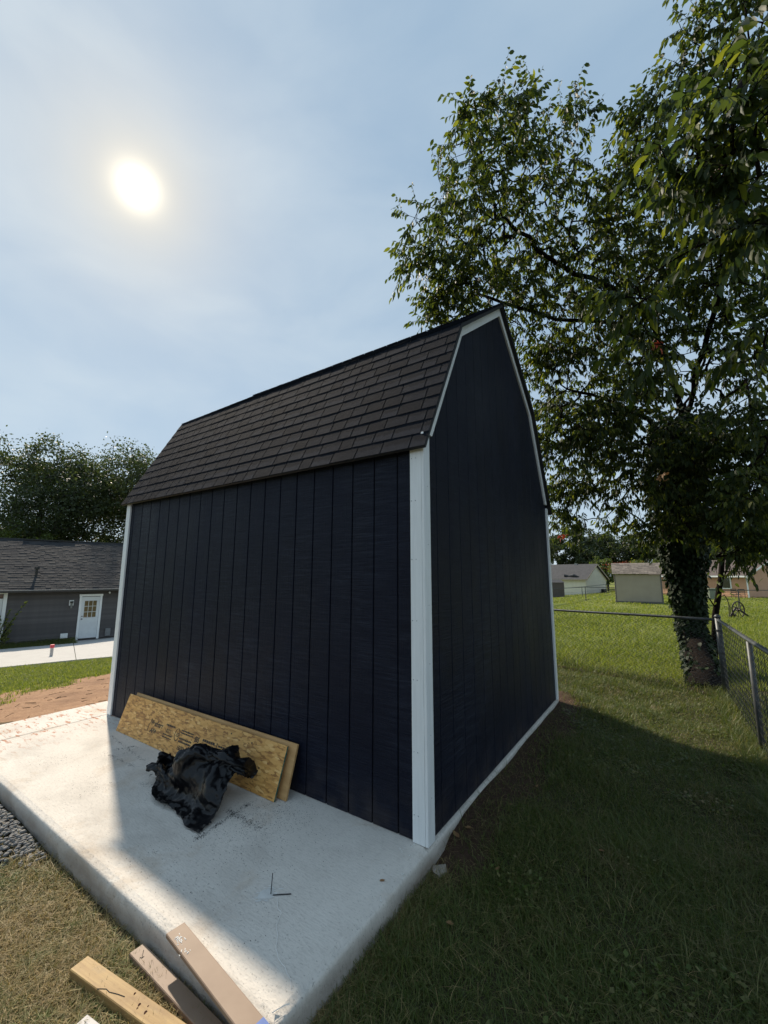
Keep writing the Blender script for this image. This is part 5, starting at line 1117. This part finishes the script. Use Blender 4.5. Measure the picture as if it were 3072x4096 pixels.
# tree line across the field
far = [(2140, 92, 16, 6.5, 'far_leaf'), (2235, 98, 17.5, 7.0, 'far_leaf'), (2330, 95, 16.5, 6.5, 'far_leaf'), (2430, 104, 15.5, 6.5, 'far_leaf'), (2545, 100, 13.5, 6.0, 'far_leaf'), (2650, 98, 15, 6.5, 'far_leaf'), (2760, 92, 16, 6.5, 'far_leaf'), (2870, 84, 15, 6.5, 'far_leaf'), (2980, 80, 14, 6.0, 'far_leaf'), (3080, 76, 14, 6.0, 'far_leaf')]
wordz = ['first', 'second', 'third', 'fourth', 'fifth', 'sixth', 'seventh', 'eighth', 'ninth', 'rightmost']
for i, (px, b, h_, rx, mt) in enumerate(far):
    tree('woodland_tree', gpos(px, b), i*1.1, h_, rx, h_*0.42, 110, 6500, 0.62, M[mt], 'tall dark woodland tree, %s from the left in the far tree line' % wordz[i] if i < 9 else 'tall dark woodland tree, rightmost in the far tree line', group='far tree line', seed=50+i, trunk_r=0.3, base_frac=0.08)
tree('garden_tree', gpos(2430, 78), 0.4, 7.4, 3.4, 3.2, 80, 5000, 0.34, M['pale_leaf'], 'rounded mid green tree just behind the cream house gable', seed=71, trunk_r=0.16, base_frac=0.05)
tree('garden_tree', gpos(2575, 62), 0.9, 5.6, 3.4, 2.3, 80, 5000, 0.30, M['shrub_leaf'], 'bright spreading tree behind the tan shed roof', seed=72, trunk_r=0.14, base_frac=0.05)
tree('garden_tree', gpos(2700, 58), 1.9, 6.6, 3.0, 3.0, 80, 4500, 0.30, M['pale_leaf'], 'leafy tree between the tan shed and the salmon house', seed=73, trunk_r=0.14, base_frac=0.05)
cm = tree('flowering_shrub', gpos(2487, 58), 0.0, 4.2, 1.7, 1.5, 40, 1500, 0.24, M['pale_leaf'], 'shrub with red blossom beside the tan shed roof', 'shrub', seed=74, trunk_r=0.07, base_frac=0.1)
g = np.random.default_rng(75); n_ = 240; P = np.array([0, 0, 3.7])+g.normal(0, 1, (n_, 3))*np.array([1.1, 1.1, 0.35]); s = np.full(n_, 0.15)
o = leaves('blossom', P, rnd_dirs(n_, g), rnd_dirs(n_, g), s, s*0.8, M['red_leaf'], cm, 1); o['kind'] = 'stuff'
# sapling right of the trunk, behind the fence
PSa = at(1535, 1380, 8.5); PSa[2] = float(hgt(PSa[0], PSa[1]))
sp = empty('sapling', tuple(PSa), 0, 'thin leaning sapling just right of the cherry trunk', 'tree'); spi = Matrix.Translation(sp.location).inverted()
pth = [PSa+np.array([0, 0, -0.1])]+[at(*q) for q in ((1545, 1330, 8.5), (1557, 1250, 8.5), (1562, 1180, 8.5), (1570, 1110, 8.4))]
mbs = MB(); mbs.tube(pth, [0.062, 0.058, 0.05, 0.045, 0.03], 8); mbs.tube([at(1556, 1260, 8.5), at(1580, 1210, 8.3), at(1600, 1170, 8.1)], [0.022, 0.018, 0.010], 6); mbs.tube([at(1550, 1320, 8.5), at(1530, 1290, 8.5), at(1515, 1250, 8.4)], [0.016, 0.012, 0.007], 5)
mbs.tube([at(1560, 1235, 8.5), at(1600, 1235, 8.3), at(1640, 1200, 8.0)], [0.016, 0.012, 0.006], 5)
o = mbs.build('trunk', M['bark'], sp, smooth=True); o.matrix_parent_inverse = spi
cl_ = [at(*q) for q in ((1570, 1110, 8.4), (1600, 1165, 8.1), (1515, 1250, 8.4), (1640, 1200, 8.0), (1590, 1120, 8.2), (1550, 1150, 8.3), (1620, 1140, 8.0))]
n_ = 620; src = np.array(cl_)[rng.integers(0, len(cl_), n_)]; wts = rng.normal(0, 1, (n_, 3))*np.array([0.28, 0.28, 0.22]); s = rng.uniform(0.07, 0.13, n_)
o = leaves('crown', src+wts, rnd_dirs(n_, rng)*0.6+np.array([0, 0, -0.7]), rnd_dirs(n_, rng)+np.array([0, 0, 0.8]), s, s*0.5, M['cherry_leaf'], sp); o.matrix_parent_inverse = spi; o['kind'] = 'stuff'
# leafy shrub at the left edge before the grey house
PB = on_ground(-12, 1402); sb = empty('leafy_shrub', tuple(PB), 0, 'yellow green leafy shrub at the left edge before the grey house', 'shrub'); sbi = Matrix.Translation(sb.location).inverted()
dS = float(np.dot(PB-CAM, _d)); tips = [at(*q, dS) for q in ((55, 1302), (20, 1320), (-10, 1310), (25, 1345), (22, 1362), (15, 1380), (-15, 1350), (0, 1330), (-25, 1370))]
ms = MB(); LP = []; LA = []
for tq_ in tips:
    root = PB+np.array([0, 0, 0.02]); mid = root*0.45+tq_*0.55+np.array([0, 0, 0.12]); ms.tube([root, mid, tq_], [0.016, 0.011, 0.004], 5)
    for k in range(60):
        t_ = rng.uniform(0.35, 1.0); q = (1-t_)**2*root+2*t_*(1-t_)*mid+t_*t_*tq_; LP.append(q+rng.normal(0, 0.055, 3)*(1.25-t_)); LA.append((tq_-mid)+rng.normal(0, 0.5, 3))
o = ms.build('stems', M['bark'], sb); o.matrix_parent_inverse = sbi; n_ = len(LP); s = rng.uniform(0.08, 0.14, n_)
o = leaves('foliage', np.array(LP), np.array(LA), rnd_dirs(n_, rng)+np.array([0, 0, 0.7]), s, s*0.5, M['shrub_leaf'], sb, 1); o.matrix_parent_inverse = sbi; o['kind'] = 'stuff'
# ------------------------------------------------------------------ grass
def blades(name, X, Y, h, wd, lean, mat, label, zoff=0.0, seg=3, rng=rng, Zf=None):
    n = len(X); Z = hgt(X, Y)+zoff; a = rng.uniform(0, 2*math.pi, n); D = np.stack([np.cos(a), np.sin(a), np.zeros(n)], 1); b = a+math.pi/2+rng.normal(0, 0.5, n); S = np.stack([np.cos(b), np.sin(b), np.zeros(n)], 1)
    P = np.stack([X, Y, Z-0.01], 1); rows = []
    for k in range(seg):
        t = k/seg; c = P+D*(lean*h*t*t)[:, None]+np.array([0, 0, 1.0])*(h*(t-0.35*lean*t*t))[:, None]; w_ = (wd*(1-0.55*t))[:, None]*0.5; rows += [c-S*w_, c+S*w_]
    rows.append(P+D*(lean*h)[:, None]+np.array([0, 0, 1.0])*(h*(1-0.35*np.minimum(lean, 2.2)))[:, None])
    k = 2*seg+1; V = np.stack(rows, 1).reshape(-1, 3); T = []
    for q in range(seg-1): T += [(2*q, 2*q+1, 2*q+3), (2*q, 2*q+3, 2*q+2)]
    T.append((2*seg-2, 2*seg-1, 2*seg)); F = (np.arange(n)[:, None, None]*k+np.array(T)[None]).reshape(-1, 3)
    o = link(name, np_mesh(name, V, F), mat); prop(o, label, 'grass', kind='stuff'); return o
def scatter(n, x0, x1, y0, y1, cond): 
    X = rng.uniform(x0, x1, n); Y = rng.uniform(y0, y1, n); k = cond(X, Y); return X[k], Y[k]
def dens(X, Y, d0):
    d = np.hypot(X-CAM[0], Y-CAM[1]); return rng.random(len(X)) < np.clip((d0/np.maximum(d, 0.3))**1.6, 0.0, 1)
def off_slab(X, Y): return ~((X > SLAB_L-0.02) & (X < 0.015) & (Y > SLAB_F-0.02) & (Y < W_SH+0.02))
def infront(X, Y):
    v = np.stack([X-CAM[0], Y-CAM[1]], 1); f = v@DH; a = v@RH; return (f > -0.3) & (np.abs(a) < f*1.08+0.7)
# right lawn, shaded by the shed
X, Y = scatter(330000, -0.05, 2.45, -2.2, 6.1, lambda x, y: off_slab(x, y) & infront(x, y) & (rng.random(len(x)) > np.maximum(dirt_mask(x, y), soil_mask(x, y))*0.93) & dens(x, y, 3.2))
d = np.hypot(X-CAM[0], Y-CAM[1]); n = len(X); tuft = np.clip(0.5+0.5*np.sin(X*4.1+1.3*np.sin(Y*3.3))*np.sin(Y*3.7+X), 0, 1)
edge = np.clip(1-np.abs(X-2.0)/0.25, 0, 1)
h = rng.uniform(0.035, 0.095, n)*(0.55+0.85*tuft)*(1+1.3*edge*rng.random(n)); blades('lawn_grass', X, Y, h, rng.uniform(0.0022, 0.0042, n)*np.clip(d/3.2, 1, 2.3), rng.uniform(0.2, 1.5, n), M['lawn'], 'shaded green lawn between the shed and the fence'); print('lawn', n)
X, Y = scatter(60000, -4.5, 0.4, 3.7, 8.2, lambda x, y: off_slab(x, y) & infront(x, y) & (seg_dist(x, y, FA, FC) > 0.05) & (y < FC[1]+(x-FC[0])*(FA[1]-FC[1])/(FA[0]-FC[0])) & (rng.random(len(x)) > soil_mask(x, y)*1.1)); n = len(X)
blades('lawn_grass', X, Y, rng.uniform(0.04, 0.11, n), rng.uniform(0.005, 0.009, n), rng.uniform(0.2, 1.4, n), M['lawn'], 'lawn strip behind the shed before the back fence', seg=2)
# long seedy strands in the near right corner
X, Y = scatter(2600, 0.6, 2.2, -1.6, 1.2, lambda x, y: infront(x, y)); n = len(X)
blades('lawn_grass', X, Y, rng.uniform(0.09, 0.20, n), rng.uniform(0.002, 0.0045, n), rng.uniform(0.5, 1.8, n), M['lawn'], 'long loose grass strands in the near right lawn', seg=4)
X, Y = scatter(6000, 0.0, 2.3, -2.0, 4.0, lambda x, y: infront(x, y) & dens(x, y, 2.6)); n = len(X)
blades('clippings', X, Y, rng.uniform(0.03, 0.06, n), rng.uniform(0.0016, 0.003, n), rng.uniform(1.2, 2.6, n), M['dry_lawn'], 'loose straw clippings lying over the shaded lawn', zoff=0.03, seg=3)
g = np.random.default_rng(91); cc = np.stack([g.uniform(0.15, 2.0, 60), g.uniform(-1.7, 4.5, 60)], 1); n_ = 4200; q = cc[g.integers(0, 60, n_)]+g.normal(0, 0.07, (n_, 2)); q = q[(q[:, 0] > 0.06)]; n_ = len(q)
WP = np.stack([q[:, 0], q[:, 1], hgt(q[:, 0], q[:, 1])+g.uniform(0.015, 0.055, n_)], 1); WA = rnd_dirs(n_, g)*np.array([1, 1, 0.35]); s = g.uniform(0.014, 0.032, n_)
o = leaves('lawn_weeds', WP, WA, np.tile(np.array([[0, 0, 1.0]]), (n_, 1))+g.normal(0, 0.3, (n_, 3)), s, s*0.75, M['lawn'], None, 1); prop(o, 'low broad leaved weeds in patches through the shaded lawn', 'weeds', kind='stuff')
# straw along the slab's right edge
X, Y = scatter(9000, 0.0, 0.22, -1.4, 0.05, lambda x, y: (rng.random(len(x)) < np.clip(1.2-x/0.16, 0, 1)*(0.35+0.65*(np.sin(y*7)*np.sin(y*3+1) > -0.1)))); n = len(X)
blades('straw', X, Y, rng.uniform(0.03, 0.09, n), rng.uniform(0.0015, 0.0032, n), rng.uniform(0.6, 2.2, n), M['dry_lawn'], 'dead straw along the right edge of the slab')
X, Y = scatter(1500, 0.0, 0.6, 0.1, 3.8, lambda x, y: rng.random(len(x)) < soil_mask(x, y)); n = len(X)
blades('straw', X, Y, rng.uniform(0.02, 0.06, n), rng.uniform(0.0015, 0.003, n), rng.uniform(0.8, 2.4, n), M['dry_lawn'], 'dead straw on the bare soil along the gable wall')
# dry lawn bottom left
X, Y = scatter(190000, -4.6, 0.5, -2.6, SLAB_F, lambda x, y: off_slab(x, y) & infront(x, y) & ~(gravel_mask(x, y) & (rng.random(len(x)) < 0.97)) & (rng.random(len(x)) > soil_mask(x, y)*0.6) & dens(x, y, 2.6))
n = len(X); d = np.hypot(X-CAM[0], Y-CAM[1])
blades('dry_grass', X, Y, rng.uniform(0.03, 0.085, n), rng.uniform(0.002, 0.0042, n)*np.clip(d/2.6, 1, 1.8), rng.uniform(0.3, 2.0, n), M['dry_lawn'], 'dry straw coloured lawn in front of the slab'); print('dry', n)
# strip along the fence, tall
X, Y = scatter(16000, -3.0, 2.1, 5.55, 7.6, lambda x, y: (seg_dist(x, y, FA, FC) < 0.22) & (rng.random(len(x)) < 0.7)); n = len(X)
blades('fence_grass', X, Y, rng.uniform(0.08, 0.26, n), rng.uniform(0.004, 0.008, n), rng.uniform(0.2, 1.3, n), M['lawn'], 'tall uncut grass under the back chain link run')
X, Y = scatter(9000, 1.7, 2.3, -1.0, 5.8, lambda x, y: (seg_dist(x, y, FC, FB) < 0.2)); n = len(X)
blades('fence_grass', X, Y, rng.uniform(0.07, 0.30, n), rng.uniform(0.003, 0.006, n), rng.uniform(0.3, 1.6, n), M['lawn'], 'tall uncut grass under the right chain link run')
# field beyond the fence
def fld(n, y0, y1, hmin, hmax, w0, lab):
    t = rng.random(n); yy = y0*(y1/y0)**t; sp_ = 0.5*yy; X = rng.uniform(-1, 1, n)*0; 
    f = yy; a = rng.uniform(0.30, 1.02, n)*f; XY = CAM[:2][None]+RH[None]*a[:, None]+DH[None]*f[:, None]; X, Y = XY[:, 0], XY[:, 1]
    k = (Y > FC[1]+0.20+(X-FC[0])*(FA[1]-FC[1])/(FA[0]-FC[0])*(X < FC[0])-(X > FC[0])*20*np.clip(X-2.2, 0, 1)) & (np.hypot(X-1.7, Y-6.28) > 0.3); X, Y, f = X[k], Y[k], f[k]; m_ = len(X)
    blades('field_grass', X, Y, rng.uniform(hmin, hmax, m_)*(0.7+0.6*np.clip(np.sin(X*0.9)*np.sin(Y*0.7+X*0.4)+0.5, 0, 1)), w0*f*rng.uniform(0.7, 1.4, m_), rng.uniform(0.2, 1.1, m_), M['field_grass'], lab, seg=2)
fld(85000, 6.6, 24, 0.08, 0.22, 0.00105, 'bright green field grass just beyond the chain link fence'); fld(45000, 22, 75, 0.07, 0.16, 0.0013, 'bright green field grass far across the yards')
# left lawn before the walkway
X, Y = scatter(170000, -17.5, -6.0, -3.0, 4.5, lambda x, y: infront(x, y) & (rng.random(len(x)) > dirt_mask(x, y)*1.12-0.02) & (seg_dist(x, y, on_ground(-60*s_, 2682*s_)[:2], on_ground(620*s_, 2617*s_)[:2]) > 0.05) & ((x-on_ground(0, 1445)[0])*(-1) < 0.3*(y-on_ground(0, 1445)[1])*0+50))
pa_, pb_ = on_ground(-60*s_, 2682*s_)[:2], on_ground(620*s_, 2617*s_)[:2]; dd = pb_-pa_; sgn = (X-pa_[0])*dd[1]-(Y-pa_[1])*dd[0]; k = sgn > 0; X, Y = X[k], Y[k]; n = len(X)
blades('left_lawn', X, Y, rng.uniform(0.05, 0.12, n), rng.uniform(0.008, 0.014, n), rng.uniform(0.2, 1.2, n), M['field_grass'], 'sunlit lawn strip between the clay and the walkway', seg=2); print('left lawn', n)
# sticks and bits on the clay
tw = MB()
for _ in range(75):
    x = rng.uniform(-8.2, -4.95); y = rng.uniform(-0.9, 2.2)
    if dirt_mask(x, y) < 0.5: continue
    a_ = rng.uniform(0, 3.14); l_ = rng.uniform(0.03, 0.16)*(2.2 if rng.random() < 0.1 else 1); z_ = float(hgt(x, y))+0.008
    tw.tube([(x, y, z_), (x+l_*math.cos(a_), y+l_*math.sin(a_), z_)], rng.uniform(0.002, 0.004), 4)
prop(tw.build('clay_debris', M['bark']), 'dark sticks and bark bits scattered over the red clay patch', 'debris', kind='stuff')
# dark grass bed at the foot of the grey house
ub = rng.uniform(-3.2, -0.05, 9000); vb = rng.uniform(0.0, 1.1, 9000); Xb = HA[0]+HU[0]*ub+HU[1]*vb; Yb = HA[1]+HU[1]*ub-HU[0]*vb; n = len(Xb)
blades('house_bed_grass', Xb, Yb, rng.uniform(0.10, 0.38, n)*np.clip(1.2-vb*0.55, 0.3, 1.2), rng.uniform(0.010, 0.018, n), rng.uniform(0.2, 1.1, n), M['lawn'], 'unmown grass bed along the foot of the grey house wall', seg=2)
